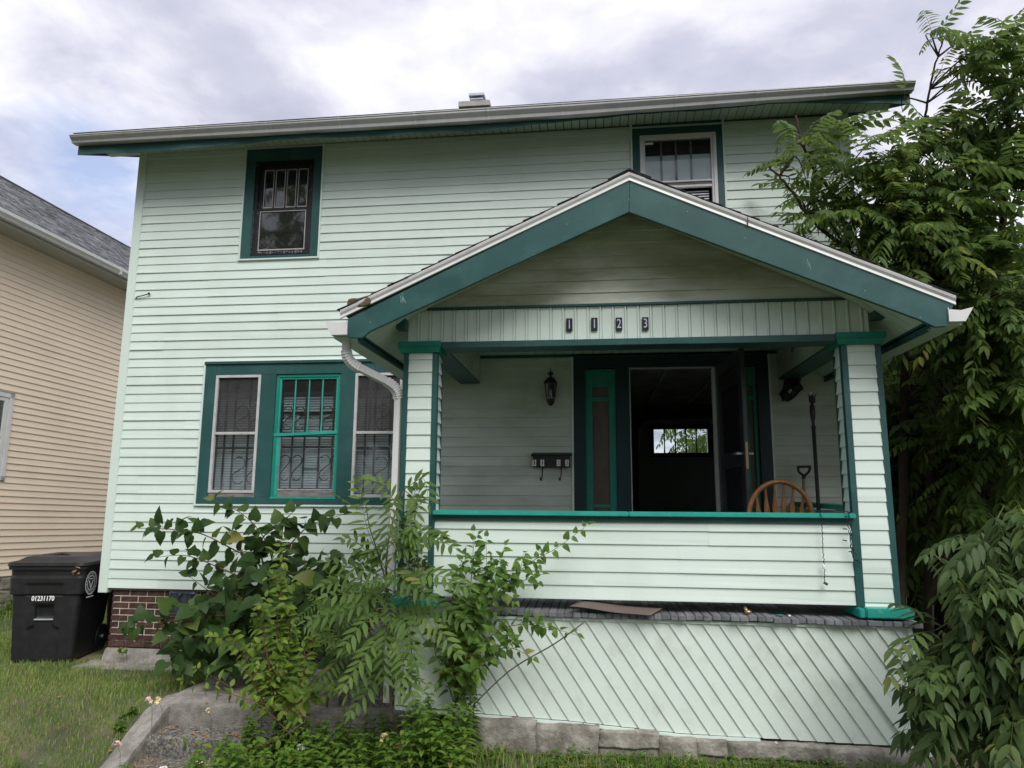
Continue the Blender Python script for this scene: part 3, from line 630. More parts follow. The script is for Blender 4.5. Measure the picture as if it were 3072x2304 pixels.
MB().loft([[(x, SY-.034, z-.011), (x, SY-.034, z+.011), (x, SY+.01, z+.011), (x, SY+.01, z-.011)] for x, z in pts]).build('bottom_channel', 'vinyl_trim', sk)
MB().loft([[(skright(z)-.012, SY-.030, z), (skright(z)+.014, SY-.030, z), (skright(z)+.014, SY+.02, z), (skright(z)-.012, SY+.02, z)] for z in (.12, -.3, -.70)]).build('edge_trim', 'vinyl_trim', sk)
MB().loft([[(7.46+(.105-z)*.138, SY, z), (7.47+(.105-z)*.138, SY, z), (7.47+(.105-z)*.138, -.02, z), (7.46+(.105-z)*.138, -.02, z)] for z in (.12, -.70)]).build('side_skirt', 'vinyl_skirt', sk)
MB().box(3.79, 3.80, SY, -.02, -.56, .11).build('side_skirt', 'vinyl_skirt', sk)
# rough limestone base course
def rough(mb, x0, x1, y0, y1, z0, z1, amp, seed, n=(10, 5, 4), rnd=.02):
    """chunky stone: subdivided box pushed about by noise, corners rounded"""
    bm = bmesh.new(); bmesh.ops.create_cube(bm, size=1)
    bmesh.ops.subdivide_edges(bm, edges=bm.edges[:], cuts=7, use_grid_fill=True)
    cx, cy, cz = (x0+x1)/2, (y0+y1)/2, (z0+z1)/2; sx, sy, sz = x1-x0, y1-y0, z1-z0
    for v in bm.verts:
        p = Vector((v.co.x*sx, v.co.y*sy, v.co.z*sz)); h = Vector((sx/2, sy/2, sz/2)); q = Vector([max(-h[i]+rnd, min(h[i]-rnd, p[i])) for i in range(3)]); d = p-q
        if d.length > rnd: p = q+d.normalized()*rnd
        w = p+Vector((cx, cy, cz)); nn = mnoise.noise_vector(w*7+Vector((seed, 0, 0)))*amp+mnoise.noise_vector(w*22+Vector((0, seed, 0)))*amp*.4; v.co = w+nn
    vs = [v.co.copy() for v in bm.verts]; bm.verts.index_update(); mb.add(vs, [tuple(v.index for v in f.verts) for f in bm.faces]); bm.free(); return mb
sb = MB().box(4.2, 7.45, -2.008, -.1, -1.0, -.70).build('stone_base', 'limestone', house)
cuts = [4.22, 4.86, 5.30, 5.72, 5.98, 6.19, 6.86, 7.21, 7.47]
for i, (a, b) in enumerate(zip(cuts[:-1], cuts[1:])):
    zt = skz((a+b)/2)-.012
    if i in (2, 4, 5): 
        rough(MB(), a, b, -2.035, -1.85, zt-.10, zt, .012, 0, rnd=.002).build('stone', 'limestone', sb, smooth=True)
        rough(MB(), a-.01, b+.01, -2.02, -1.85, -.98, zt-.101, .012, 0, rnd=.002).build('stone', 'limestone', sb, smooth=True)
    else: rough(MB(), a+.001, b-.001, -2.04, -1.85, -.98, zt, .012, 0, rnd=.002).build('stone', 'limestone', sb, smooth=True)

# ------------------------------------------------------------------ porch: knee walls
kn = MB().box(4.05, 7.145, PY+.012, PY+.09, .25, .83).build('porch_wall', 'vinyl', house)
for i in range(6):
    z = .243+i*ROW; h = ROW if i < 5 else .83-z
    c = [4.05, [5.29, 5.29, 5.92, 5.92, 6.14, 6.14][i], 7.145]
    for j, (a, b) in enumerate(zip(c[:-1], c[1:])): board(kn, a-(.01 if j else 0), b, z, h, y=PY+.012, m='vinyl', proud=.0015*j)
box('sub_rail', 'teal_metal', kn, 4.048, 7.15, PY-.012, PY+.10, .815, .856, bevel=.002)
for a, b in ((4.045, 5.545), (5.547, 7.17)):
    MB().box(a, b, PY-.052, PY+.13, .857, .893).build('hand_rail', 'jade_faded', kn, bevel=.005)
box('end_flashing', 'teal_metal', kn, 7.146, 7.182, PY-.010, PY+.06, .235, .90, bevel=.003)
box('end_flashing', 'teal_metal', kn, 4.03, 4.052, PY-.010, PY+.06, .20, .86, bevel=.003)
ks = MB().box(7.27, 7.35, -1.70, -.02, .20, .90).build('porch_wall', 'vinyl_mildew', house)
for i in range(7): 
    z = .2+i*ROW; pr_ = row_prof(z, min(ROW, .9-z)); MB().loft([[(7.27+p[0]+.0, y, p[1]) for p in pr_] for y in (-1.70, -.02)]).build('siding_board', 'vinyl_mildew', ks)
MB().add([(7.22, -1.72, .905), (7.40, -1.72, .905), (7.40, -.02, .935), (7.22, -.02, .935), (7.22, -1.72, .945), (7.40, -1.72, .945), (7.40, -.02, .972), (7.22, -.02, .972)], [(0, 3, 2, 1), (4, 5, 6, 7), (0, 1, 5, 4), (1, 2, 6, 5), (2, 3, 7, 6), (3, 0, 4, 7)]).build('hand_rail', 'jade_paint', ks)

# ------------------------------------------------------------------ porch columns
def column(x0, x1, z0, z1, lean=0):
    y0, y1 = PY, PY+.19
    core = MB().box(x0+.012, x1-.012, y0+.012, y1, z0, z1).build('porch_column', 'vinyl', house)
    t = .042
    for (a, b, c, d) in ((x0, x0+t, y0-.003, y0+.012), (x1-t, x1, y0-.003, y0+.012), (x0-.003, x0+.010, y0+.012, y0+t), (x1-.010, x1+.003, y0+.012, y0+t), (x0-.003, x0+.010, y1-t*.6, y1+.004), (x1-.010, x1+.003, y1-t*.6, y1+.004)):
        box('corner_strip', 'teal_metal', core, a, b, c, d, z0, z1-.004)
    n = int((z1-z0)/ROW); ph = .055
    zc = [z0]+[z1-ph-ROW*i for i in range(n+1)][::-1]+[z1]
    zc = [z for z in zc if z0 <= z <= z1]
    for a, b in zip(zc[:-1], zc[1:]):
        if b-a < .008: continue
        board(core, x0+t, x1-t, a, b-a, y=y0+.010, m='vinyl', lip=.013)
        pr_ = row_prof(a, b-a, .016)
        for sgn, xe in ((1, x1-.012), (-1, x0+.012)):
            MB().loft([[(xe-sgn*p[0], y, p[1]) for p in pr_] for y in (y0+t, y1-t*.6)]).build('siding_board', 'vinyl', core)
    # cap: two stepped mouldings, and base block
    MB().box(x0-.045, x1+.035, y0-.04, y1+.05, z1+.045, z1+.092).build('capital', 'jade_paint', core, bevel=.006)
    MB().loft([[(x0-.045+o, y0-.04+o, z), (x1+.035-o, y0-.04+o, z), (x1+.035-o, y1+.05-o, z), (x0-.045+o, y1+.05-o, z)] for o, z in ((.022, z1+.002), (.018, z1+.012), (.004, z1+.044))]).build('capital', 'jade_paint', core)
    return core
cL = column(3.765, 4.045, .235, 2.148); cR = column(7.163, 7.448, .235, 2.150)
for c_, a, b in ((cL, 3.70, 4.10), (cR, 7.135, 7.50)):
    MB().box(a+.045, b, -1.992, -1.68, .168, .236).build('base_block', 'jade_faded', c_, bevel=.008)
    MB().box(a, a+.04, -1.990, -1.68, .170, .233).build('base_block', 'jade_faded', c_, bevel=.006)

# ------------------------------------------------------------------ porch header band and beams
hd = MB().box(3.80, 7.378, PY+.012, PY+.17, 2.232, 2.50).build('porch_header', 'vinyl', house)
x = 3.79; i = 0
while x < 7.37:
    e = min(x+.0985, 7.378)
    MB().loft([[(x, PY+.012, z), (x+.006, PY+.002, z), (e-.020, PY+.002, z), (e-.016, PY-.006, z), (e-.006, PY-.006, z), (e-.002, PY+.012, z)] for z in (2.232, 2.50)]).build('panel', 'vinyl', hd)
    x += .0985; i += 1
box('top_strip', 'teal_metal', hd, 3.95, 7.27, PY-.022, PY+.02, 2.502, 2.520)
for a, b in ((4.084, 6.03), (6.02, 7.118)):
    p = .002 if a > 5 else 0
    MB().box(a, b, PY-.030-p, PY+.17, 2.178-p, 2.230).build('drip_cap', 'teal_metal', hd, bevel=.003)
for a, b in ((3.872, 4.078), (7.165, 7.37)):
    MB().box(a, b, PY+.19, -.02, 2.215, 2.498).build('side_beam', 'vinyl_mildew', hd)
    MB().box(a-.003, b+.003, PY+.19, -.02, 2.200, 2.214).build('side_beam', 'teal_metal', hd)
    MB().box(a-.003, b+.003, -.035, -.018, 2.20, 2.235).build('beam_end', 'teal_metal', hd)
    s_ = b if a < 5 else a; sg = 1 if a < 5 else -1; y = PY+.2
    while y < -.06:
        MB().box(min(s_, s_+sg*.005), max(s_, s_+sg*.005), y, y+.038, 2.216, 2.497).build('panel', 'vinyl_mildew', hd); y += .042
pc = MB().box(3.80, 7.38, PY+.17, -.002, 2.515, 2.53).build('porch_ceiling', 'interior_dark', house)
x = 4.08
while x < 7.16:
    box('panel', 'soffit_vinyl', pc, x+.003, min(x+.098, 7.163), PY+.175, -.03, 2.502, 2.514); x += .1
box('ceiling_trim', 'teal_metal', pc, 4.08, 7.163, -.030, -.002, 2.470, 2.514)

# ------------------------------------------------------------------ porch gable
gw = MB().prism([(3.82, PY+.03, 2.505), (7.36, PY+.03, 2.505), (5.59, PY+.03, 3.36)][::-1], (0, -.015, 0)).build('porch_gable', 'vinyl_gable', house)
for i in range(8):
    z = 2.512+i*ROW; a = 3.98+(z-2.512)/.478*.96; b = 7.24-(z-2.512)/.478*.96
    a = 5.585-(3.30-z)/.478; b = 5.585+(3.30-z)/.478
    if b-a < .1: break
    a2 = 5.585-(3.30-z-ROW)/.478; b2 = 5.585+(3.30-z-ROW)/.478
    if b2 < a2: a2 = b2 = 5.585
    pr_ = row_prof(z, ROW, .014, PY+.012); MB().loft([[(5.585+(p[1]-z)/ROW*((a2)-5.585)+(1-(p[1]-z)/ROW)*(a-5.585), p[0], p[1]) for p in pr_], [(5.585+(p[1]-z)/ROW*((b2)-5.585)+(1-(p[1]-z)/ROW)*(b-5.585), p[0], p[1]) for p in pr_]]).build('siding_board', 'vinyl_gable', gw)
# ------------------------------------------------------------------ porch roof
YF = -2.35; RX = 5.582; RZ = 3.405; EL = 3.385; ER = 7.785; sl_ = (RZ-2.395)/(RX-EL); sr_ = (RZ-2.385)/(ER-RX)
def zl(x): return RZ-(RX-x)*sl_
def zr(x): return RZ-(x-RX)*sr_
pf = MB().prism([(3.46, YF+.04, zl(3.46)-.02), (RX, YF+.04, RZ-.02), (7.70, YF+.04, zr(7.70)-.02), (7.70, YF+.04, zr(7.70)-.10), (RX, YF+.04, RZ-.11), (3.46, YF+.04, zl(3.46)-.10)][::-1], (0, 2.34, 0)).build('porch_roof', 'interior', house)
for nm, pts in (('rake_board', [(RX+.002, 3.351), (5.572, 3.095), (3.624, 2.231), (3.560, 2.178), (3.450, 2.183), (3.431, 2.326)]), ('rake_board', [(RX-.002+.004, 3.351), (5.572+.004, 3.095), (7.540, 2.226), (7.640, 2.170), (7.716, 2.173), (7.782, 2.345)])):
    q = [(x, YF, z) for x, z in pts]; q = q if nm and pts[2][0] > 5 else q[::-1]
    MB().prism(q, (0, .028, 0)).build(nm, 'teal_metal', pf, bevel=.003)
# white drip edge, curved metal
def drip(side):
    a = Vector((RX, 0, RZ)); b = Vector((EL, 0, zl(EL))) if side < 0 else Vector((ER, 0, zr(ER))); nrm = Vector((-(b-a).z, 0, (b-a).x)).normalized()
    if nrm.z < 0: nrm = -nrm
    pro = [(-.008, .0), (-.018, .0), (-.022, -.004), (-.018, -.02), (-.006, -.036), (-.010, -.056), (-.001, -.060), (.01, -.03), (.02, .0)]
    rings = []
    for t in (0, 1): p = a.lerp(b, t); rings.append([Vector((p.x, YF+q[0], p.z))+Vector((0, 0, q[1]/abs(nrm.z))) for q in pro])
    MB().loft(rings).build('drip_edge', 'white_metal', pf, smooth=False)
drip(-1); drip(1)
MB().box(6.42, 6.424, YF-.024, YF-.01, zr(6.42)-.066, zr(6.42)-.002).build('drip_joint', 'iron', pf)
# shingle courses: the stepped black edge above the white metal
rsg = random.Random(77)
for sd_ in (-1, 1):
    L_ = math.hypot(RX-EL, RZ-zl(EL)); n = 17
    for i in range(n):
        d0 = L_+.02-i*(L_/n); d1 = d0-L_/n-.03
        s = sl_ if sd_ < 0 else sr_; c = 1/math.sqrt(1+s*s); f = lambda d, u: (RX+sd_*d*c+sd_*s*c*u, RZ-d*c*s+u*c)
        (xa, za), (xb, zb), (xc, zc_), (xd, zd) = f(d0, .008), f(max(d1, 0), .000), f(max(d1, 0), .006), f(d0, .015)
        y0 = YF-.014-rsg.uniform(0, .014)
        MB().prism([(xa, y0, za), (xb, y0, zb), (xc, y0, zc_), (xd, y0, zd)], (0, 2.36, 0)).build('shingle', 'shingle', pf)
MB().prism([(RX-.16, YF-.026, RZ-.060), (RX, YF-.026, RZ+.014), (RX+.16, YF-.026, RZ-.060), (RX+.16, YF-.026, RZ-.050), (RX, YF-.026, RZ+.026), (RX-.16, YF-.026, RZ-.050)], (0, 2.36, 0)).build('ridge_cap', 'shingle', pf)
rough(MB(), 3.43, 3.62, YF-.02, YF+.22, 2.42, 2.50, .02, 4).build('debris_clump', 'soil', pf)
# underside soffit panels running with the slope, eave boards and eave gutters
for sd_ in (-1, 1):
    y = YF+.04; xo = 3.537 if sd_ < 0 else 7.603; xi = 3.80 if sd_ < 0 else 7.37; zf = zl if sd_ < 0 else zr
    while y < -.06:
        yy = min(y+.097, -.03); xin = xi
        if yy < PY: xin = RX-sd_*.0
        xm_ = xo-sd_*.33 if yy < PY else xin; zo_ = 2.222; zm_ = min(zf(xm_)-.145, zo_+abs(xm_-xo)*.85); pts_ = [(xo, zo_), (xm_, zm_)]+([(xin, zf(xin)-.135)] if yy < PY else [])
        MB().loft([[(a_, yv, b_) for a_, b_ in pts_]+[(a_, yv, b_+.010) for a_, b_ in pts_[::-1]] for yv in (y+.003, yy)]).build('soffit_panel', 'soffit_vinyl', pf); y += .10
    a, b = (3.517, 3.535) if sd_ < 0 else (7.605, 7.623)
    MB().add([(a, YF+.03, 2.150), (b, YF+.03, 2.150), (b, -.03, 2.165), (a, -.03, 2.165), (a, YF+.03, 2.235), (b, YF+.03, 2.235), (b, -.03, 2.235), (a, -.03, 2.235)], [(0, 3, 2, 1), (4, 5, 6, 7), (0, 1, 5, 4), (1, 2, 6, 5), (2, 3, 7, 6), (3, 0, 4, 7)]).build('eave_board', 'teal_metal', pf)
    # open-topped gutter with white end cap
    xo2, xi2, xb2 = (3.268, 3.445, 3.318) if sd_ < 0 else (7.893, 7.73, 7.835)
    zt, zb_ = (2.318, 2.205) if sd_ < 0 else (2.302, 2.204)
    P_ = lambda y: [(xi2, y, zt), (xi2, y, zb_), (xb2, y, zb_), (xb2+(xo2-xb2)*.45, y, zb_+.045), (xo2, y, zt), (xo2+(xi2-xo2)*.05, y, zt-.002), (xb2+(xo2-xb2)*.40+(xi2-xo2)*.04, y, zb_+.05), (xb2+(xi2-xb2)*.04, y, zb_+.008), (xi2-(xi2-xb2)*.05, y, zb_+.008), (xi2-(xi2-xb2)*.05, y, zt)]
    MB().loft([P_(YF-.01), P_(-1.2), P_(-.02)]).build('eave_gutter', 'white_metal', pf)
    MB().prism([(xi2, YF-.014, zt-.012), (xi2, YF-.014, zb_), (xb2, YF-.014, zb_), (xb2+(xo2-xb2)*.45, YF-.014, zb_+.045), (xo2, YF-.014, zt), ((xo2+xi2)/2, YF-.014, zt-.02)], (0, .006, 0)).build('gutter_end_cap', 'white_metal', pf)
    MB().box(min(xb2, a), max(xb2, b), YF+.05, -.03, 2.192, 2.203).build('eave_soffit', 'soffit_vinyl', pf)
for (x_, z_) in ((5.60, 3.30), (5.575, 3.19), (5.11, 3.02), (4.3, 2.70), (6.4, 2.86), (7.2, 2.44), (3.62, 2.30), (7.55, 2.24), (6.0, 3.08)): MB().sphere((x_, YF-.001, z_), .0045, (1, .5, 1), 6).build('nail_head', 'scuff', pf)
for (x_, z_, l_, s_) in ((3.86, 2.50, .05, 7), (3.875, 2.475, .03, 8), (6.83, 2.66, .045, 9)):
    q_ = random.Random(s_); mb = MB()
    for j_ in range(7): a_ = x_+q_.uniform(-.012, .012); b_ = z_+q_.uniform(-l_, l_)*.8; mb.add([(a_, YF-.0012, b_), (a_+.003, YF-.0012, b_+.002), (a_+.006, YF-.0012, b_-.022), (a_+.004, YF-.0012, b_-.024)], [(0, 1, 2, 3)])
    mb.build('scratch', 'scuff', pf, fixn=False)
box('corner_block', 'teal_metal', pf, 3.72, 3.796, PY-.10, PY-.004, 2.33, 2.45); box('corner_block', 'teal_metal', pf, 7.385, 7.46, PY-.10, PY-.004, 2.33, 2.45)

# ------------------------------------------------------------------ downspout of corrugated aluminium
def rect_ring(p, a, b, w, d, n=16):
    """rounded rectangular ring with fluted faces"""
    out = []
    for k in range(n):
        t = 2*math.pi*k/n; c, s = math.cos(t), math.sin(t); e = .35
        x = math.copysign(abs(c)**e, c); y = math.copysign(abs(s)**e, s); fl = 1 if k % 2 == 0 else .93
        out.append(p+a*x*w/2*fl+b*y*d/2*fl)
    return out
def spout(path, w, d, side, ribs=None):
    P = [Vector(p) for p in path]; rings = []
    for i, p in enumerate(P):
        t = (P[min(i+1, len(P)-1)]-P[max(i-1, 0)]).normalized(); a = (side-t*side.dot(t)).normalized(); b = t.cross(a); k = 1.0+(.12 if (ribs and i % 2) else 0)
        rings.append(rect_ring(p, a, b, w*k, d*k))
    return MB().loft(rings)
ds = thing('downspout', 'white corrugated downspout bending under the porch eave and down beside the left column', 'downspout', (3.71, -1.84, -.5))
def arc(p0, p1, p2, n=19): return [tuple(Vector(p0)*(1-t)**2+Vector(p1)*2*t*(1-t)+Vector(p2)*t*t) for t in np.linspace(0, 1, n)]
sd1 = Vector((.75, -.66, 0))
spout([(3.388, -2.20, 2.215), (3.388, -2.20, 2.12)], .060, .072, Vector((1, 0, 0))).build('outlet', 'white_metal', ds)
spout(arc((3.388, -2.20, 2.12), (3.388, -2.20, 2.03), (3.465, -2.12, 1.995)), .062, .070, sd1, 1).build('elbow', 'white_metal', ds)
spout([(3.465, -2.12, 1.995), (3.632, -1.93, 1.915)], .056, .064, sd1).build('pipe', 'white_metal', ds)
spout(arc((3.632, -1.93, 1.915), (3.712, -1.85, 1.875), (3.712, -1.84, 1.78)), .062, .070, sd1, 1).build('elbow', 'white_metal', ds)
spout([(3.712, -1.84, 1.78), (3.706, -1.84, .3), (3.70, -1.84, -.55)], .056, .068, Vector((1, 0, 0))).build('pipe', 'white_metal', ds)
# ================================================================== THINGS ON THE HOUSE
# house numbers
for i, (ch_, x, z) in enumerate((('1', 5.110, 2.352), ('1', 5.308, 2.353), ('2', 5.501, 2.349), ('3', 5.706, 2.347))):
    t = thing('house_number', ['leftmost dark house number plaque on the porch header with a silver one', 'second house number plaque from the left with a rust spot above it', 'third house number plaque from the left with a silver two', 'rightmost dark house number plaque on the porch header with a silver three'][i], 'house number', (x, -1.908, z), 'numerals of the house number')
    box('plaque', 'navy_enamel', t, x-.025, x+.025, -1.916, -1.908, z-.053, z+.053, bevel=.002)
    text('numeral', ch_, .105, Matrix.Translation((x, -1.9175, z)) @ FRONT @ Matrix.Diagonal((.72, 1, 1, 1)), 'numeral_silver', t, bold=.0)
    for dz in (-.047, .047): MB().sphere((x, -1.918, z+dz), .003).build('nail', 'iron' if i != 1 else 'dead_leaf', t)
# mailbox
mbx = thing('mailbox', 'black wall mailbox with number tiles and two newspaper hooks left of the door', 'mailbox', (4.85, -.02, 1.30))
MB().prism([(4.655, -.095, 1.305), (4.655, -.015, 1.305), (4.655, -.015, 1.452), (4.655, -.095, 1.420)], (.385, 0, 0)).build('body', 'iron', mbx, bevel=.004)
MB().prism([(4.642, -.106, 1.418), (4.642, -.010, 1.446), (4.642, -.010, 1.462), (4.642, -.112, 1.436)], (.418, 0, 0)).build('lid', 'iron', mbx, bevel=.003)
for ch_, x in (('1', 4.674), ('1', 4.756), ('2', 4.923), ('3', 5.010)):
    tl = box('number_tile', 'white_print', mbx, x-.019, x+.019, -.0975, -.0955, 1.318, 1.382)
    text('numeral', ch_, .058, Matrix.Translation((x, -.0985, 1.350)) @ FRONT, 'iron' if x < 4.9 else 'grey_print', tl, bold=.002)
for x in (4.748, 4.942): MB().tube([(x+.006, -.03, 1.31), (x+.004, -.05, 1.24), (x, -.06, 1.185), (x-.006, -.08, 1.172), (x-.012, -.09, 1.185), (x-.012, -.092, 1.205)], .006, 6).build('hook', 'iron', mbx)
# wall lanterns
def lantern(px, py, pz, label, tilt):
    """hexagonal coach lantern; local origin at the centre of its cage"""
    root = thing('wall_lantern', label, 'wall lamp', (px, py, pz), 'lanterns either side of the door'); ORG[root] = Vector((0, 0, 0))
    P6 = lambda r, z: [(r*math.cos(R(60*k+30)), r*math.sin(R(60*k+30)), z) for k in range(6)]
    MB().loft([P6(.082, .062), P6(.075, .075), P6(.038, .115), P6(.012, .128)]).build('roof', 'iron', root, local=True)
    MB().lathe((0, 0, 0), [(.012, .125), (.010, .145), (.032, .158), (.030, .172), (.006, .185), (.004, .225)], 10).build('finial', 'iron', root, local=True, smooth=True)
    MB().loft([P6(.050, -.105), P6(.044, -.135), P6(.030, -.160), P6(.008, -.178)]).build('base', 'iron', root, local=True)
    mb = MB()
    for a, b in zip(P6(.070, .062), P6(.047, -.105)): mb.tube([a, b], .0045, 5)
    mb.build('cage', 'iron', root, local=True)
    MB().loft([P6(.066, .06), P6(.044, -.104)], cap=False).build('glass_panels', 'glass', root, local=True)
    MB().lathe((0, 0, -.10), [(.012, 0), (.012, .04), (.016, .05), (.010, .09), (.002, .10)], 8).build('bulb', 'blind', root, local=True)
    MB().tube([(0, .01, -.12), (0, .05, -.15), (0, .08, -.10), (0, .085, .0)], .008, 6).build('arm', 'iron', root, local=True)
    MB().box(-.035, .035, .082, .095, -.07, .07).build('wall_plate', 'iron', root, local=True, bevel=.004)
    root.rotation_euler = tilt; return root
lantern(4.845, -.12, 2.115, 'upright black coach lantern on the porch wall left of the door', (0, 0, 0))
l2 = lantern(7.258, -.115, 2.085, 'black coach lantern knocked askew on the wall right of the door', (R(-18), R(38), R(10))); l2.scale = (1.3, 1.15, .92)
# torchiere pole
tp = thing('floor_lamp', 'tall black torchiere lamp pole without a shade standing on the porch', 'floor lamp', (7.19, -1.0, .16))
MB().lathe((7.19, -1.0, 0), [(.13, .165), (.13, .185), (.06, .20), (.018, .23), (.016, .9), (.016, 1.60), (.020, 1.605), (.020, 1.625), (.013, 1.63), (.013, 1.66), (.021, 1.70), (.024, 1.75), (.021, 1.80), (.012, 1.822)], 14).build('pole', 'iron', tp, smooth=True)
MB().lathe((7.193, -1.0, 0), [(.012, 1.822), (.027, 1.835), (.030, 1.855), (.026, 1.875), (.030, 1.88)], 12).build('collar', 'iron', tp)
mb = MB()
for k in range(6):
    a = R(60*k+12); b = R(60*k+42); mb.prism([(7.193+.028*math.cos(a), -1+.028*math.sin(a), 1.878), (7.193+.028*math.cos(b), -1+.028*math.sin(b), 1.878), (7.193+.044*math.cos((a+b)/2), -1+.044*math.sin((a+b)/2), 1.912)], (0, 0, .004))
mb.build('petals', 'iron', tp)
MB().sphere((7.185, -1.0, 1.915), .010).build('socket', 'white_print', tp, smooth=True)
# shovel leaning on the wall
sv = thing('shovel', 'D-handled shovel leaning on the porch wall behind the chair', 'shovel', (7.245, -.30, .17))
mb = MB(); mb.tube([(7.238, -.245, 1.305), (7.362, -.245, 1.308)], .012, 8); mb.tube([(7.242, -.245, 1.30), (7.250, -.247, 1.255), (7.288, -.25, 1.222)], [.012, .012, .013], 8); mb.tube([(7.358, -.245, 1.30), (7.340, -.247, 1.255), (7.302, -.25, 1.222)], [.012, .012, .013], 8); mb.tube([(7.295, -.25, 1.232), (7.288, -.252, 1.19)], .018, 8)
mb.build('grip', 'iron', sv)
MB().tube([(7.289, -.252, 1.20), (7.262, -.28, .62)], .015, 8).build('shaft', 'shovel_wood', sv)
mb = MB(); rr = []
for t in np.linspace(0, 1, 7):
    z = .62-.45*t; w_ = .10*(1 if t < .75 else 1-(t-.75)*2.6)*(0.35+.65*min(1, t*6)); y = -.285-.02*math.sin(t*3); x = 7.262-.02*t
    rr.append([(x-w_, y-.02, z), (x, y, z), (x+w_, y-.02, z), (x+w_, y-.016, z), (x, y+.004, z), (x-w_, y-.016, z)])
mb.loft(rr).build('blade', 'galvanised', sv)
# bow-back wooden chair
ct = thing('chair', 'honey oak bow-back chair behind the porch rail with its spindles showing', 'chair', (6.865, -.80, .16))
ccx, cy = 6.865, -1.0; bow = []
for t in np.linspace(180, 0, 25): bow.append((ccx+.262*math.cos(R(t)), cy-.03-.02*math.sin(R(t)), .835+.308*math.sin(R(t))))
bow = [(ccx-.215, cy+.03, .62)]+[(ccx-.245, cy, .72)]+bow+[(ccx+.245, cy, .72), (ccx+.215, cy+.03, .62)]
MB().tube(bow, .0205, 8).build('bow', 'wood_oak', ct, smooth=True)
for i in range(6):
    u = -1+2*(i+.5)/6; xb = ccx+u*.175; xt = ccx+u*.235*.98; zt = .835+.308*math.sqrt(max(0, 1-(u*.90)**2))-.014
    r_ = [];
    for t in np.linspace(0, 1, 12):
        x = xb+(xt-xb)*t; y = cy+.03-.07*t; z = .60+(zt-.60)*t; w_ = .009+.014*math.exp(-((t-.62)/.20)**2) if t < .62 else .009+.014*math.exp(-((t-.62)/.13)**2); th = .006
        r_.append([(x-w_, y-th, z), (x+w_, y-th, z), (x+w_, y+th, z), (x-w_, y+th, z)])
    MB().loft(r_).build('spindle', 'wood_oak', ct, bevel=.002)
P = []
for t in range(20): a = 2*math.pi*t/20; P.append((ccx+.225*math.copysign(abs(math.cos(a))**.8, math.cos(a)), cy+.22+.215*math.copysign(abs(math.sin(a))**.8, math.sin(a))))
MB().loft([[(x, y, .595) for x, y in P], [(x, y, .625) for x, y in P], [(ccx+(x-ccx)*.93, cy+.22+(y-cy-.22)*.93, .635) for x, y in P]]).build('seat', 'wood_oak', ct)
for sx in (-1, 1):
    for sy in (-1, 1): MB().tube([(ccx+sx*.15, cy+.22+sy*.14, .595), (ccx+sx*.185, cy+.22+sy*.175, .38), (ccx+sx*.21, cy+.22+sy*.20, .165)], [.014, .021, .013], 8).build('leg', 'wood_oak', ct)
mb = MB(); mb.tube([(ccx-.185, cy+.05, .38), (ccx-.185, cy+.39, .38)], .010, 6); mb.tube([(ccx+.185, cy+.05, .38), (ccx+.185, cy+.39, .38)], .010, 6); mb.tube([(ccx-.185, cy+.22, .38), (ccx+.185, cy+.22, .38)], .010, 6); mb.build('stretcher', 'wood_oak', ct)
# string light hanging over the rail
rl = thing('string_light', 'dark green string light cord hanging over the porch rail and round the column', 'string light', (6.93, -1.955, .9))
def cord(pts, name='cord', r=.0032):
    P = []; 
    for a, b in zip(pts[:-1], pts[1:]):
        for t in np.linspace(0, 1, 9)[:-1]: q = Vector(a).lerp(Vector(b), t); P.append((q.x+.004*math.sin(q.z*170), q.y+.003*math.cos(q.z*150), q.z))
    P.append(pts[-1]); MB().tube(P, r, 5).build(name, 'teal_cord', rl)
mat('teal_cord', (.01, .03, .025), .5, .1, 10, .4)
cord([(6.915, -1.93, .90), (6.925, -1.968, .88), (6.930, -1.945, .79), (6.929, -1.935, .63), (6.932, -1.935, .50), (6.927, -1.935, .41)])
cord([(6.90, -1.80, .91), (7.0, -1.86, .905), (7.09, -1.93, .90), (7.10, -1.965, .87), (7.12, -1.95, .70), (7.125, -1.945, .60), (7.15, -1.94, .56), (7.19, -1.93, .54)])
cord([(7.05, -1.9, .92), (7.115, -1.965, .905), (7.13, -1.945, .80), (7.12, -1.94, .66), (7.16, -1.94, .60)])
MB().sphere((6.926, -1.94, .515), .010, (1, .8, 2)).build('bulb', 'white_print', rl); MB().tube([(6.920, -1.94, .405), (6.945, -1.945, .390)], .011, 6).build('plug', 'teal_cord', rl)
for x, y, z in ((7.10, -1.96, .78), (7.13, -1.955, .62), (7.165, -1.95, .56), (7.09, -1.96, .70)): MB().tube([(x, y, z), (x-.03, y-.005, z+.005)], .004, 5).build('bulb', 'iron', rl)
# curled sheet of cardboard caught under the knee wall
def sheet(u, v): 
    x = 5.10+.58*u+.10*v; y = -2.045+.20*v+.01*math.sin(u*3); z = .214-.045*math.sin(u*math.pi/2)**1.4+.02*v+.002*math.sin(u*9); return (x, y-.03*u, z)
mb = MB(); nu, nv = 14, 6; mb.add([sheet(i/nu, j/nv) for j in range(nv+1) for i in range(nu+1)], [(j*(nu+1)+i, j*(nu+1)+i+1, (j+1)*(nu+1)+i+1, (j+1)*(nu+1)+i) for j in range(nv) for i in range(nu)])
c_ = mb.build('cardboard_sheet', 'cardboard', None, smooth=True); tagp(c_, 'warped brown board caught between the deck edge and the low porch wall', 'cardboard'); md = c_.modifiers.new('t', 'SOLIDIFY'); md.thickness = .005
mb = MB(); mb.sphere((6.385, -1.93, .185), .02, (1.3, 1, .8)); mb.tube([(6.37, -1.9, .21), (6.375, -1.93, .19)], .014, 6); tagp(mb.build('door_knob', 'brass', None, smooth=True), 'small brass knob lying on the grey deck edge under the siding', 'knob')
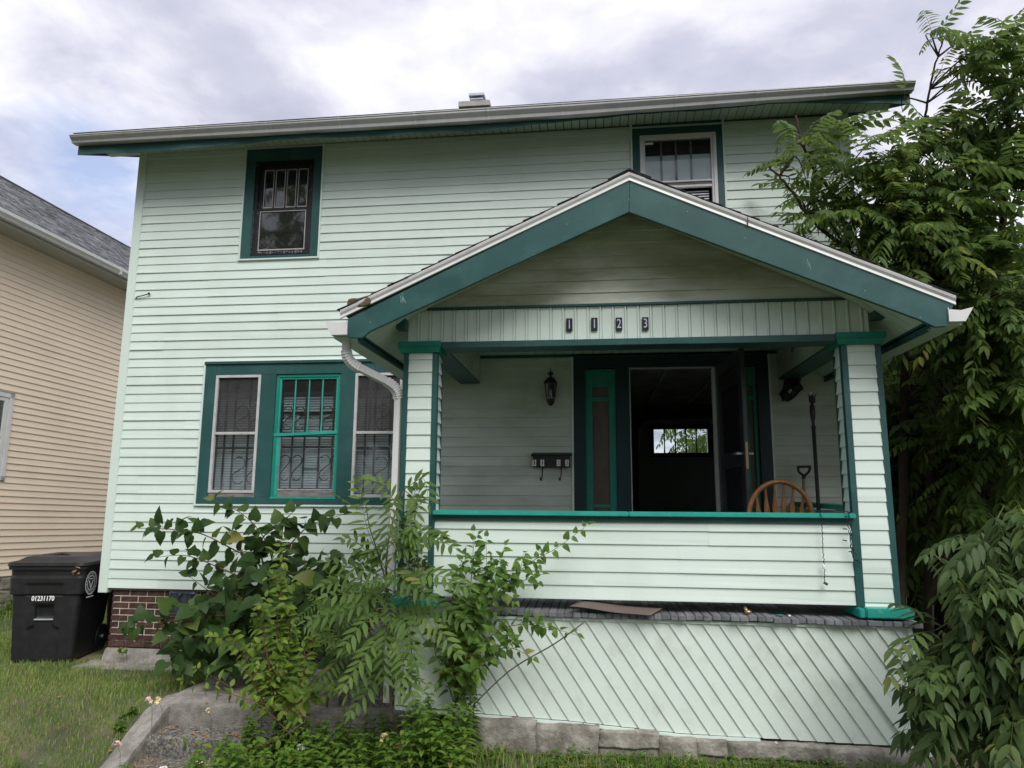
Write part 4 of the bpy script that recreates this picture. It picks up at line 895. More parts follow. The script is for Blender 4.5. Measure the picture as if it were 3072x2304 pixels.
tagp(MB().box(6.585, 6.63, -1.93, -1.90, .166, .172).build('plastic_scrap', 'jade_paint', None), 'tiny green plastic scrap on the grey deck edge', 'scrap'); tagp(MB().box(6.66, 6.675, -1.955, -1.945, .166, .176).build('paper_scrap', 'white_print', None), 'tiny white scrap on the grey deck edge', 'scrap')
# bit of cable poking out of the upper wall
cb = MB().tube([(.02, -.018, 3.255), (.05, -.03, 3.272), (.10, -.035, 3.278), (.15, -.035, 3.290), (.185, -.03, 3.303)], .006, 6).build('loose_cable', 'iron', None); tagp(cb, 'short black cable end sticking out of the siding left of the upper window', 'cable')
o_ = MB().sphere((.19, -.03, 3.305), .014).build('cable_tip', 'iron', cb)

# ================================================================== WHEELED BINS
def rrect(w, d, r, n=9):
    """rounded rectangle outline starting at the front-left corner, front = -Y"""
    P = []
    for cx_, cy_, a0 in ((w/2-r, -d/2+r, -90), (w/2-r, d/2-r, 0), (-w/2+r, d/2-r, 90), (-w/2+r, -d/2+r, 180)):
        for t in range(n): a = R(a0+90*t/(n-1)); P.append((cx_+r*math.cos(a), cy_+r*math.sin(a)))
    return P
def densify(P, n):
    out = []; 
    for i in range(len(P)):
        a, b = P[i], P[(i+1) % len(P)]; L_ = math.hypot(b[0]-a[0], b[1]-a[1]); k = max(1, int(L_/n))
        for j in range(k): out.append((a[0]+(b[0]-a[0])*j/k, a[1]+(b[1]-a[1])*j/k))
    return out
sst = lambda a, b, x: (lambda t: t*t*(3-2*t))(max(0, min(1, (x-a)/(b-a))))
def bin_(root, detail=True):
    H = .985; base = densify(rrect(1, 1, .09), .016 if detail else .2)
    zs_ = sorted(set([round(z, 4) for z in np.linspace(0, H, 70 if detail else 12)]+[.665, .69, .70, .72]))
    rings = []
    for z in zs_:
        w_ = .635+.105*z/H; d_ = .64+.16*z/H; yo = .03*z/H
        led = sst(.685, .70, z)*.030-sst(.88, .885, z)*.012
        ring = []
        for (x, y) in base:
            X_ = x*(w_+led*2*(.8 if abs(x) < .5 else 1)); Y_ = y*(d_+led*1.2)+yo
            front = y < -.40
            if detail and front:
                # a wavy upper ledge, a lifting pocket and a long recess below it
                if z > .685: 
                    mid = 1-sst(.16, .22, abs(X_)); up_ = sst(.80, .812, z)
                    Y_ += .022*(1-up_)*mid*0+.016*mid*(1-up_)
                pk = (1-sst(.085, .10, abs(X_+.0)))*sst(.435, .445, z)*(1-sst(.575, .59, z)); Y_ += .055*pk
                wdt = .095+.06*(1-sst(.33, .37, z)); rc = (1-sst(wdt, wdt+.012, abs(X_)))*(1-sst(.425, .435, z)); Y_ += .020*rc
            if y > .40: Y_ -= .05*(1-sst(.25, .33, z))
            ring.append((X_, Y_, z))
        rings.append(ring)
    MB().loft(rings).build('body', 'black_plastic', root, local=True, smooth=True)
    rim = lambda gx, z: [(x*(.755+gx), y*(.815+gx)+.03, z) for x, y in densify(rrect(1, 1, .10), .1)]
    MB().loft([rim(.0, .955), rim(.055, .958), rim(.060, .985), rim(.02, .99)]).build('rim', 'black_plastic', root, local=True)
    lid = MB(); lr = lambda gx, gy, z, yo=.03: [(x*gx*1.145, y*gy*1.03+yo, z) for x, y in densify(rrect(1, 1, .12), .1)]
    lid.loft([lr(.73, .85, .990), lr(.745, .865, .998), lr(.735, .855, 1.030), lr(.70, .83, 1.036), lr(.62, .76, 1.046, .05), lr(.54, .66, 1.080, .07), lr(.48, .58, 1.088, .08)])
    lid = lid.build('lid', 'black_plastic', root, local=True)
    if detail:
        l2_ = MB(); l2_.tube([(-.20, -.22, 1.062), (-.17, -.13, 1.085), (-.02, -.06, 1.100), (.10, -.13, 1.09), (.13, -.22, 1.066)], .014, 8); l2_.build('lid_ridge', 'black_plastic', lid, local=True)
        MB().add([(-.13, -.30, 1.060), (.08, -.30, 1.060), (.10, -.20, 1.0775), (-.11, -.20, 1.0775)], [(0, 1, 2, 3)]).build('lid_sticker', 'white_print', lid, local=True)
    MB().tube([(-.10, -.325, .43), (.10, -.325, .43)], .010, 8).build('grab_bar', 'galvanised', root, local=True)
    MB().tube([(-.22, .46, .90), (.22, .46, .90)], .014, 8).build('handle', 'black_plastic', root, local=True)
    for s in (-1, 1):
        MB().loft([[(s*.305+dx_, .30+.14*math.cos(R(t)), .145+.14*math.sin(R(t))) for t in range(0, 360, 18)] for dx_ in (-.03, .03)]).build('wheel', 'black_plastic', root, local=True)
        MB().tube([(s*.335, .30, .145), (s*.345, .30, .145)], .02, 8).build('hub', 'galvanised', root, local=True)
bn = thing('wheeled_bin', 'black wheeled bin numbered 01231170 standing on the grass by the house corner', 'bin', (-.665, .17, -.755), rot=(0, 0, R(11.5))); ORG[bn] = Vector((0, 0, 0))
bin_(bn)
text('bin_number', '01231170', .068, Matrix.Translation((.0, -.386, .655)) @ Matrix.Rotation(R(-4.5), 4, 'X') @ FRONT @ Matrix.Diagonal((.86, 1, 1, 1)), 'white_print', bn, bold=.0016)
# round emblem printed on its side
em = MB(); MS = Matrix.Translation((.400, -.22, .80)) @ Matrix.Rotation(R(90), 4, 'Z') @ Matrix.Rotation(R(90), 4, 'X')
def ringp(mb, r, t, n=28):
    a = [(r*math.cos(2*math.pi*k/n), r*math.sin(2*math.pi*k/n), 0) for k in range(n)]; b = [((r-t)*math.cos(2*math.pi*k/n), (r-t)*math.sin(2*math.pi*k/n), 0) for k in range(n)]
    mb.add(a+b, [(k, (k+1) % n, n+(k+1) % n, n+k) for k in range(n)])
ringp(em, .125, .012); ringp(em, .082, .010)
em.add([(-.052, .03, 0), (-.034, .03, 0), (.006, -.045, 0), (-.006, -.065, 0)], [(0, 1, 2, 3)]); em.add([(.052, .03, 0), (.034, .03, 0), (-.006, -.045, 0), (.006, -.065, 0)], [(0, 1, 2, 3)])
em.add([(-.04, .040, 0), (.04, .040, 0), (.04, .048, 0), (-.04, .048, 0)], [(0, 1, 2, 3)]); em.add([(-.08, -.152, 0), (.08, -.152, 0), (.08, -.140, 0), (-.08, -.140, 0)], [(0, 1, 2, 3)])
for k in range(22):
    a = 2*math.pi*k/22; r0, r1_ = .090, .108; da = .05+.04*(k % 3)
    em.add([(r0*math.cos(a), r0*math.sin(a), 0), (r1_*math.cos(a), r1_*math.sin(a), 0), (r1_*math.cos(a+da), r1_*math.sin(a+da), 0), (r0*math.cos(a+da), r0*math.sin(a+da), 0)], [(0, 1, 2, 3)])
em.xf(MS).build('emblem', 'white_print', bn, local=True, fixn=False)
b2 = thing('wheeled_bin', 'second black wheeled bin half hidden behind the corner of the house', 'bin', (-.16, 1.02, -.76), rot=(0, 0, R(-4))); ORG[b2] = Vector((0, 0, 0))
bin_(b2, False)
# withered leaves on the bin
rdl = random.Random(8); mb = MB()
for i in range(16):
    c_ = Vector((-.275+rdl.uniform(-.03, .03), -.14+rdl.uniform(-.03, .01), .20+rdl.uniform(-.05, .05))); a = Vector((rdl.uniform(-1, 1), rdl.uniform(-1, 0), rdl.uniform(-1, 1))).normalized()*.028; b = Vector((rdl.uniform(-1, 1), rdl.uniform(-1, 1), rdl.uniform(-1, 1))).normalized()*.016
    mb.add([c_-a, c_+b, c_+a, c_-b*.7], [(0, 1, 2), (0, 2, 3)])
tagp(mb.build('withered_leaf', 'dead_leaf', None, fixn=False), 'withered brown leaf cluster hanging on the edge of the front bin', 'leaf')
# ================================================================== GROUND, STEPS, NEIGHBOUR
def gz(x, y):
    """ground height"""
    ss = lambda a, b, t: (lambda u: u*u*(3-2*u))(max(0., min(1., (t-a)/(b-a))))
    lawn = -.765-.03*ss(0, -1.0, y)-.36*ss(-.95, -2.05, y)
    right = -.80-.05*ss(-2.1, -2.8, y)-.30*ss(-2.6, -4.0, y)
    bed = -1.13
    k = ss(3.5, 4.2, x); z = lawn*(1-k)+right*k
    if 1.5 < x: kb = ss(1.40, 1.48, x)*(1-ss(3.7, 4.2, x))*ss(-.05, -.3, y); z = z*(1-kb)+bed*kb
    near = max(0, 1-max(abs(x-3)-9, 0)/6)
    return z*near+(-1.0)*(1-near)+(.012*mnoise.noise(Vector((x*1.3, y*1.3, 0))) if near > .5 else 0)
def axis(a, b, fine0, fine1, st):
    f = list(np.arange(fine0, fine1+1e-6, st)); lo = []; d = st*2; v = fine0
    while v > a: v -= d; d *= 1.5; lo.append(max(v, a))
    hi = []; d = st*2; v = fine1
    while v < b: v += d; d *= 1.5; hi.append(min(v, b))
    return lo[::-1]+f+hi
GX = axis(-500, 500, -5, 9.5, .1); GY = axis(-500, 900, -4, 5, .1)
V = [(x, y, gz(x, y)) for y in GY for x in GX]; nx = len(GX)
F = [(j*nx+i, j*nx+i+1, (j+1)*nx+i+1, (j+1)*nx+i) for j in range(len(GY)-1) for i in range(nx-1)]
mat('lawn_soil', (.085, .092, .055), .95, .3, 3, .05, dirt=(.17, .145, .085), dscale=1.4, damt=.8, dpos=(.52, .66), bump=1, bscale=60, coord='World')
gm = MB(); gm.v = V; gm.t = [0]*len(V); gm.f = F; gm.m = [0]*len(F)
g_ = gm.build('ground', 'lawn_soil', None, smooth=True, fixn=False, kind='structure')
# concrete landing with two steps down towards the pavement, and a sloping kerb beside them
cs = thing('concrete_steps', 'worn concrete landing with two steps and a sloping kerb, overgrown on the right', 'steps', (2.6, -1.3, -1.15))
def chunk(name, m, par, x0, x1, y0, y1, z0, z1, amp=.006, seed=1, cut=10, rnd=.007):
    bm = bmesh.new(); bmesh.ops.create_cube(bm, size=1); bmesh.ops.subdivide_edges(bm, edges=bm.edges[:], cuts=cut, use_grid_fill=True)
    sx, sy, sz = x1-x0, y1-y0, z1-z0; c = Vector(((x0+x1)/2, (y0+y1)/2, (z0+z1)/2)); h = Vector((sx/2, sy/2, sz/2))
    for v in bm.verts:
        p = Vector((v.co.x*sx, v.co.y*sy, v.co.z*sz)); q = Vector([max(-h[i]+rnd, min(h[i]-rnd, p[i])) for i in range(3)]); d = p-q
        if d.length > rnd: p = q+d.normalized()*rnd
        w_ = p+c; v.co = w_+mnoise.noise_vector(w_*5+Vector((seed, 0, 0)))*amp+mnoise.noise_vector(w_*19)*amp*.4
    bm.verts.index_update(); mb = MB(); mb.add([v.co.copy() for v in bm.verts], [tuple(v.index for v in f.verts) for f in bm.faces]); bm.free(); return mb.build(name, m, par)
chunk('landing', 'concrete', cs, 1.60, 4.0, -1.325, -.18, -1.2, -.780, .006, 1, 24)
chunk('landing_edge', 'concrete', cs, 1.50, 1.66, -1.12, -.25, -.95, -.776, .008, 3, 10)
chunk('step', 'concrete_pebbly', cs, 1.60, 4.0, -1.625, -1.31, -1.25, -.952, .008, 5, 24)
chunk('step', 'concrete_pebbly', cs, 1.60, 4.0, -1.96, -1.61, -1.35, -1.115, .006, 7, 24)
rings = []
for y in list(np.arange(-1.02, -2.4, -.06)):
    zi = float(np.interp(-y, [1.02, 1.30, 1.40, 1.51, 1.65, 1.80, 1.925, 2.4], [-.778, -.778, -.815, -.879, -.951, -1.02, -1.085, -1.25]))+.008*mnoise.noise(Vector((y*9, 0, 3))); zo = float(np.interp(-y, [1.02, 1.30, 1.40, 1.51, 1.65, 1.80, 1.925, 2.4], [-.80, -.83, -.875, -.935, -1.02, -1.09, -1.15, -1.30]))+.008*mnoise.noise(Vector((y*8, 5, 3)))
    o = .012*mnoise.noise(Vector((y*6, 1, 1))); rings.append([(1.385+o, y, zo-.25), (1.385+o, y, zo-.02), (1.405+o, y, zo), (1.50, y, (zi+zo)/2+.015), (1.605, y, zi), (1.622, y, zi-.008), (1.628, y, zi-.04), (1.628, y, zi-.35)])
MB().loft(rings).build('kerb', 'concrete', cs)
rs_ = random.Random(6)
# stairs climbing to the open side of the porch
st = thing('porch_stairs', 'pebbly concrete stairs rising to the side of the porch behind the saplings', 'stairs', (3.3, -.7, -.8))
for i, (a, z) in enumerate(((2.80, -.53), (3.06, -.33), (3.33, -.12), (3.58, .03))):
    chunk('step', 'concrete_pebbly' if i else 'concrete', st, a, 3.79 if i == 3 else a+.29, -1.20+.01*i, -.12, -.95, z, .010, 11+i, 12)
# paving slab beside the foundation
chunk('stone_slab', 'concrete', None, -.10, 1.25, -.30, .02, -.90, -.748, .014, 21, 12); tagp(bpy.context.scene.collection.objects['stone_slab'], 'flat grey stone slab lying in the grass under the brick foundation', 'slab')
# neighbouring house
nb = thing('neighbouring_house', 'beige vinyl-sided house with grey shingle roof left of the green one', 'house', (-3.841, 2.748, 0), rot=(0, 0, R(-2.78))); ORG[nb] = Vector((0, 0, 0))
SL = -.0344; S0, S1 = -3.6, 9.5
def sh(mb): mb.v = [(x, y, z+SL*y) for x, y, z in mb.v]; return mb
def nbuild(mb, name, m, par=None, **k): return sh(mb).build(name, m, par or nb, local=True, **k)
nw = nbuild(MB().box(-7.5, -.012, S0, S1, -.25, 5.0), 'wall', 'beige_vinyl')
wz0, wz1 = 1.215, 2.575; wy1 = -.052; wy0 = -.95
rn_ = random.Random(3)
for k in range(52):
    z = -.243+k*.1018; pr_ = [(-(p[0]), p[1]) for p in row_prof(z, .1018, .015)]
    segs = split(S0, S1, [(wy0, wy1)] if (z+.1 > wz0 and z < wz1) else [])
    for a, b in segs:
        j = ((k//2)*.83+.9) % 3.66; cc = [a]+[c for c in [j+3.66*i-3.66*2 for i in range(6)] if a+.2 < c < b-.2]+[b]
        for i, (s, e) in enumerate(zip(cc[:-1], cc[1:])):
            pp = .0018*(i % 2); nbuild(MB().loft([[(p[0]-.012+pp, y, p[1]) for p in pr_] for y in (s-(.01 if i else 0), e)]), 'siding_board', 'beige_vinyl', nw)
wn = MB()
for (a, b, c, d) in ((wy1-.075, wy1, wz0, wz1), (wy0, wy0+.075, wz0, wz1), (wy0, wy1, wz1-.08, wz1), (wy0, wy1, wz0, wz0+.07)): wn.box(-.01, .022, a, b, c, d)
wn = nbuild(wn, 'window', 'white_metal', bevel=.004, label='white framed window of the beige house at the left picture edge')
nbuild(MB().box(.0, .028, wy0-.01, wy1+.012, wz1, wz1+.018), 'drip_cap', 'neighbour_trim', wn)
w5 = MB()
for (a, b, c, d) in ((wy1-.155, wy1-.078, wz0+.07, wz1-.08), (wy0+.078, wy0+.15, wz0+.07, wz1-.08), (wy0+.15, wy1-.155, wz1-.14, wz1-.08), (wy0+.15, wy1-.155, 1.87, 1.92), (wy0+.15, wy1-.155, wz0+.07, wz0+.12)): w5.box(-.01, .012, a, b, c, d)
nbuild(w5, 'sash', 'white_metal', wn, bevel=.003); nbuild(MB().box(-.006, -.004, wy0, wy1, wz0, wz1), 'pane', 'glass_old', wn); nbuild(MB().box(-.011, -.008, wy0, wy1, wz0, wz1), 'dark_room', 'interior_dark', wn)
ns = nbuild(MB().box(-7.5, -.03, S0, S1, -1.2, -.25), 'stone_foundation', 'mortar')
for c in range(3):
    y = -1.0+(c % 2)*.2
    while y < 5.2:
        w_ = rn_.uniform(.25, .45); nbuild(rough(MB(), -.08, .0, y, y+w_-.015, -.85+c*.2, -.665+c*.2, .012, y+c), 'stone', 'neighbour_stone', ns); y += w_
nbuild(MB().box(-.02, .46, S0-.3, S1+.3, 4.985, 5.0), 'soffit', 'neighbour_trim')
nbuild(MB().box(-.012, .012, S0, S1, 4.93, 4.984), 'frieze', 'beige_vinyl')
nbuild(MB().box(.44, .46, S0-.3, S1+.3, 4.96, 5.10), 'fascia', 'neighbour_trim')
kp = lambda y: [(.462, y, 5.12), (.462, y, 5.01), (.53, y, 5.01), (.545, y, 5.04), (.575, y, 5.075), (.58, y, 5.125), (.568, y, 5.125), (.565, y, 5.08), (.525, y, 5.03), (.468, y, 5.03), (.468, y, 5.12)]
ng = nbuild(MB().loft([kp(S0-.3), kp(S1+.3)]), 'gutter', 'white_metal')
nbuild(MB().box(.46, .590, 1.30, 1.325, 5.0, 5.135), 'gutter_joint', 'grey_alu', ng)
NP = .665
nr = nbuild(MB().prism([(.50, S0-.3, 5.10), (-3.5, S0-.3, 5.10+4*NP), (-7.6, S0-.3, 5.08), (-7.6, S0-.3, 5.0), (-3.5, S0-.3, 4.95+4*NP), (.46, S0-.3, 5.03)], (0, S1-S0+.6, 0)), 'roof', 'shingle')
mat('grey_shingle', (.165, .17, .18), .95, .3, 30, .1, bump=.6, bscale=120, objvar=.0)
ms = M['grey_shingle']; t_ = ms.node_tree; bt = t_.nodes.new('ShaderNodeTexVoronoi'); bt.inputs['Scale'].default_value = 1.0
mp_ = t_.nodes.new('ShaderNodeMapping'); mp_.inputs['Scale'].default_value = (8.6, 5.2, .01); tcx = t_.nodes.new('ShaderNodeTexCoord'); t_.links.new(tcx.outputs['Object'], mp_.inputs[0]); t_.links.new(mp_.outputs[0], bt.inputs['Vector'])
bs_ = t_.nodes['Principled BSDF']; src = bs_.inputs['Base Color'].links[0].from_socket
hs_ = t_.nodes.new('ShaderNodeHueSaturation'); mr_ = t_.nodes.new('ShaderNodeMapRange'); mr_.inputs[3].default_value = .55; mr_.inputs[4].default_value = 1.35
sx_ = t_.nodes.new('ShaderNodeSeparateColor'); t_.links.new(bt.outputs['Color'], sx_.inputs[0]); t_.links.new(sx_.outputs[0], mr_.inputs[0]); t_.links.new(mr_.outputs[0], hs_.inputs['Value']); t_.links.new(src, hs_.inputs['Color']); t_.links.new(hs_.outputs[0], bs_.inputs['Base Color'])
mb = MB(); rt_ = random.Random(12)
for i in range(41):
    x1_ = .55-i*.1005; y = S0-.3-rt_.uniform(0, .3)
    while y < S1+.3:      # tabs of random width, some of them doubled up (laminated shingles)
        w_ = rt_.uniform(.12, .42); hi = rt_.choice([.008, .016]); x0_ = x1_-.13
        z1_ = 5.115+(.5-x1_)*NP; z0_ = 5.115+(.5-x0_)*NP
        mb.add([(x1_, y, z1_+hi), (x1_, y+w_-.008, z1_+hi), (x0_, y+w_-.008, z0_+.001), (x0_, y, z0_+.001), (x1_, y, z1_-.004), (x1_, y+w_-.008, z1_-.004)], [(0, 1, 2, 3), (0, 4, 5, 1)]); y += w_
nbuild(mb, 'shingles', 'grey_shingle', nr, fixn=False, kind='stuff')
nbuild(MB().prism([(-3.35, S0-.3, 5.10+4*NP-.07), (-3.5, S0-.3, 5.10+4*NP+.045), (-3.65, S0-.3, 5.10+4*NP-.07)], (0, S1-S0+.6, 0)), 'ridge_cap', 'shingle', nr)
# ================================================================== PLANTS
class Proto:
    """small triangulated leaf mesh kept as arrays, so it can be placed as an object or merged into foliage"""
    def __init__(s, mb, m, name='leaf'):
        tris = []
        for f in mb.f:
            for i in range(1, len(f)-1): tris.append((f[0], f[i], f[i+1]))
        s.V = np.array(mb.v, float); s.F = np.array(tris, int); s.T = np.array(mb.t, float); s.m = m
        me = bpy.data.meshes.new(name); me.from_pydata([tuple(v) for v in s.V], [], [tuple(int(q) for q in t) for t in s.F]); me.materials.append(M[m])
        a = me.attributes.new('tone', 'FLOAT', 'POINT'); a.data.foreach_set('value', s.T); me.polygons.foreach_set('use_smooth', [True]*len(me.polygons)); s.me = me
def merge(name, items, parent, m, kind='stuff', **k):
    """items: (proto, 4x4 matrix, tone) -> one mesh"""
    Vs = []; Fs = []; Ts = []; o = 0; org = np.array(ORG.get(parent, Vector((0, 0, 0))) if parent else (0, 0, 0))
    for p, mx, tn in items:
        A = np.array(mx); Vs.append(p.V @ A[:3, :3].T+A[:3, 3]-org); Fs.append(p.F+o); Ts.append(p.T+tn); o += len(p.V)
    if not Vs: return None
    V = np.concatenate(Vs).astype(np.float32); F = np.concatenate(Fs).astype(np.int32); T = np.concatenate(Ts).astype(np.float32)
    me = bpy.data.meshes.new(name); me.vertices.add(len(V)); me.vertices.foreach_set('co', V.ravel())
    me.loops.add(F.size); me.loops.foreach_set('vertex_index', F.ravel()); me.polygons.add(len(F)); me.polygons.foreach_set('loop_start', np.arange(0, F.size, 3, dtype=np.int32))
    try: me.polygons.foreach_set('loop_total', np.full(len(F), 3, dtype=np.int32))
    except Exception: pass
    me.polygons.foreach_set('use_smooth', np.ones(len(F), dtype=bool))
    a = me.attributes.new('tone', 'FLOAT', 'POINT'); a.data.foreach_set('value', T); me.materials.append(M[m]); me.update(calc_edges=True)
    ob = bpy.data.objects.new(name, me); C.objects.link(ob)
    if parent is not None: ob.parent = parent
    return tagp(ob, kind=kind, **k)
def plant_leaves(root, items, nobj, rnd):
    """items: (proto, matrix). The nearest become leaf objects, the rest one foliage mesh per material"""
    items = sorted(items, key=lambda it: (Vector(it[1].translation)-CAM).length)
    for p, mx in items[:nobj]: inst('leaf', p.me, root, mx)
    by = {}
    for p, mx in items[nobj:]: by.setdefault(p.m, []).append((p, mx, rnd.random()))
    for m, it in by.items(): merge('foliage', it, root, m)
def blade(mb, base, d, up_, L_, W_, droop=.25, fold=.18, cordate=0, serr=0):
    """one leaf blade: folded along its midrib, curving down"""
    d = Vector(d).normalized(); up_ = Vector(up_); s = d.cross(up_).normalized(); n = s.cross(d).normalized(); b = Vector(base)
    def P(t, w_): return b+d*(L_*t)+s*(W_*w_)+n*(abs(w_)*W_*fold*2)-Vector((0, 0, 1))*(droop*L_*t*t)
    if cordate:
        ts = [(.0, .0), (-.10, .25), (-.04, .44), (.18, .54), (.42, .50), (.50, .40), (.62, .36), (.78, .20), (1, 0)]
        mid = [P(t, 0) for t in (0, .2, .45, .7, 1)]
        L1 = [P(t, w_) for t, w_ in ts[1:-1]]; R1 = [P(t, -w_) for t, w_ in ts[1:-1]]
        v = mid+L1+R1; l = list(range(5, 12)); r = list(range(12, 19))
        f = [(0, l[1], l[0]), (0, 1, l[2], l[1]), (1, 2, l[3], l[2]), (2, l[4], l[3]), (2, 3, l[5], l[4]), (3, l[6], l[5]), (3, 4, l[6]),
             (0, r[0], r[1]), (0, r[1], r[2], 1), (1, r[2], r[3], 2), (2, r[3], r[4]), (2, r[4], r[5], 3), (3, r[5], r[6]), (3, r[6], 4)]
        mb.add(v, f); return
    v = [P(0, 0), P(.38, 0), P(.72, 0), P(1, 0), P(.12, .28), P(.36, .5), P(.70, .36), P(.12, -.28), P(.36, -.5), P(.70, -.36)]
    mb.add(v, [(0, 1, 5, 4), (1, 2, 6, 5), (2, 3, 6), (0, 7, 8, 1), (1, 8, 9, 2), (2, 9, 3)])
def frond_proto(seed, m, n=10, L_=.6, ll=.105, lw=.036, arch=.35, hang=.5, flip=1):
    r = random.Random(seed); mb = MB(); pts = []
    cv_ = r.uniform(-.08, .08)
    f = lambda t: Vector((L_*t*(1-.08*t), cv_*t*t*L_*2, L_*(.10*t-arch*t*t)))
    pts = [f(t) for t in np.linspace(0, 1, 6)]; mb.tube(pts, [.0032, .003, .0026, .0022, .0018, .001], 3, cap=False)
    for i in range(n):
        t = .18+.80*i/(n-1); p = f(t); d = (f(min(t+.02, 1))-f(t-.02)).normalized(); prof = math.sin(math.pi*(.22+.66*(i/(n-1))))**.5
        for s_ in (-1, 1):
            a = R(r.uniform(56, 74)-18*t); side = Vector((0, 0, 1)).cross(d).normalized()*s_
            dd = (d*math.cos(a)+side*math.sin(a)+Vector((0, 0, -1))*hang*r.uniform(.6, 1.3)).normalized()
            mb.tone = r.uniform(-.12, .12)
            blade(mb, p+side*.003, dd, Vector((r.uniform(-.3, .3), r.uniform(-.3, .3), 1)), ll*prof*r.uniform(.85, 1.1), lw*r.uniform(.85, 1.15), droop=r.uniform(.05, .3), fold=.14)
    blade(mb, f(1), (f(1)-f(.95)).normalized(), Vector((0, 0, 1)), ll*.8, lw*.9, droop=.3)
    return Proto(mb, m)
def leaf_proto(seed, m, L_, W_, n=1, cordate=0, stalk=.02, droop=.25, fold=.16):
    r = random.Random(seed); mb = MB()
    if stalk: mb.tube([(0, 0, 0), (stalk*.6, 0, .003), (stalk, 0, 0)], .0014, 3, cap=False)
    blade(mb, (stalk, 0, 0), (1, r.uniform(-.1, .1), -.1), (0, r.uniform(-.2, .2), 1), L_, W_, droop=droop*r.uniform(.5, 1.4), fold=fold*r.uniform(.4, 1.4), cordate=cordate); return Proto(mb, m)
def orient(p, d, up_, s=1.0):
    x = Vector(d).normalized(); z = Vector(up_); z = (z-x*z.dot(x)).normalized(); y = z.cross(x)
    return Matrix(((x.x*s, y.x*s, z.x*s, p[0]), (x.y*s, y.y*s, z.y*s, p[1]), (x.z*s, y.z*s, z.z*s, p[2]), (0, 0, 0, 1)))
def smooth_path(P, n=6):
    P = [Vector(p) for p in P]; out = []
    for i in range(len(P)-1):
        p0, p1, p2, p3 = P[max(i-1, 0)], P[i], P[i+1], P[min(i+2, len(P)-1)]
        for t in np.linspace(0, 1, n, endpoint=False): out.append(.5*((2*p1)+(p2-p0)*t+(2*p0-5*p1+4*p2-p3)*t*t+(3*p1-p0-3*p2+p3)*t**3))
    return out+[P[-1]]
def along(P, step):
    """points spaced along a polyline with tangents and 0..1 position"""
    tot = sum((b-a).length for a, b in zip(P[:-1], P[1:])); out = []; acc = 0; nxt = step
    for a, b in zip(P[:-1], P[1:]):
        l = (b-a).length
        while acc+l >= nxt and l > 0: t = (nxt-acc)/l; out.append((a.lerp(b, t), (b-a).normalized(), nxt/tot)); nxt += step
        acc += l
    return out
def leafy(P, step, protos, rnd, size, start=.15, spread=1.0, face=(0, -.5, .8), pair=False, taper=.35):
    """leaves alternating (or in pairs) along a twig"""
    it = []; s = 1
    for p, d, t in along(P, step):
        if t < start: continue
        for q in ((1, -1) if pair else (s,)):
            side = d.cross(Vector((rnd.uniform(-.5, .5), -1, rnd.uniform(-.4, .6)))).normalized()*q
            dd = (d*rnd.uniform(.2, .8)+side*spread+Vector((0, -.35*rnd.random(), -.35*rnd.random()))).normalized()
            it.append((rnd.choice(protos), orient(p, dd, Vector(face)+Vector((rnd.uniform(-.5, .5), rnd.uniform(-.5, .5), rnd.uniform(-.3, .3))), size*rnd.uniform(.7, 1.15)*(1-taper*max(0, t-.5)*2))))
        s = -s
    it.append((rnd.choice(protos), orient(P[-1], (P[-1]-P[-2]).normalized(), face, size*.6))); return it
def shrub(name, label, cat, base, branches, protos, young, stem_m, step, size, nobj, seed, twigs=(3, .18), pair=False, r0=.010, face=(0, -.5, .8), start=.15, branchname='branch', youngfrac=.8, extra=None):
    rnd = random.Random(seed); root = thing(name, label, cat, base); items = []
    for bi, br_ in enumerate(branches):
        P = smooth_path(br_); n = len(P)
        MB().tube(P, [r0*(1-.8*i/(n-1)) for i in range(n)], 6).build(branchname, stem_m, root, smooth=True)
        it = leafy(P, step, protos, rnd, size, start=start, pair=pair, face=face)
        if young: it = [(rnd.choice(young) if i > len(it)*youngfrac else p, m_) for i, (p, m_) in enumerate(it)]
        items += it; tw = MB(); nt_ = 0
        for p, d, t in along(P, .07):
            if t < .12 or t > .9 or rnd.random() > twigs[0]/6: continue
            dd = (d*.5+Vector((rnd.uniform(-1, 1), rnd.uniform(-.8, .5), rnd.uniform(-.3, .9)))).normalized(); l = twigs[1]*rnd.uniform(.5, 1.2)*(1-.4*t)
            Q = smooth_path([p, p+dd*l*.5+Vector((0, 0, .02)), p+dd*l-Vector((0, 0, .15*l))], 3)
            tw.tube(Q, [r0*.3, r0*.25, r0*.25, r0*.2, r0*.2, r0*.15, r0*.12][:len(Q)], 4); nt_ += 1; items += leafy(Q, step*.85, protos, rnd, size*.9, start=.1, pair=pair, face=face)
        if nt_: tw.build('twig', stem_m, root)
    if extra: items += extra(rnd)
    plant_leaves(root, items, nobj, rnd); return root
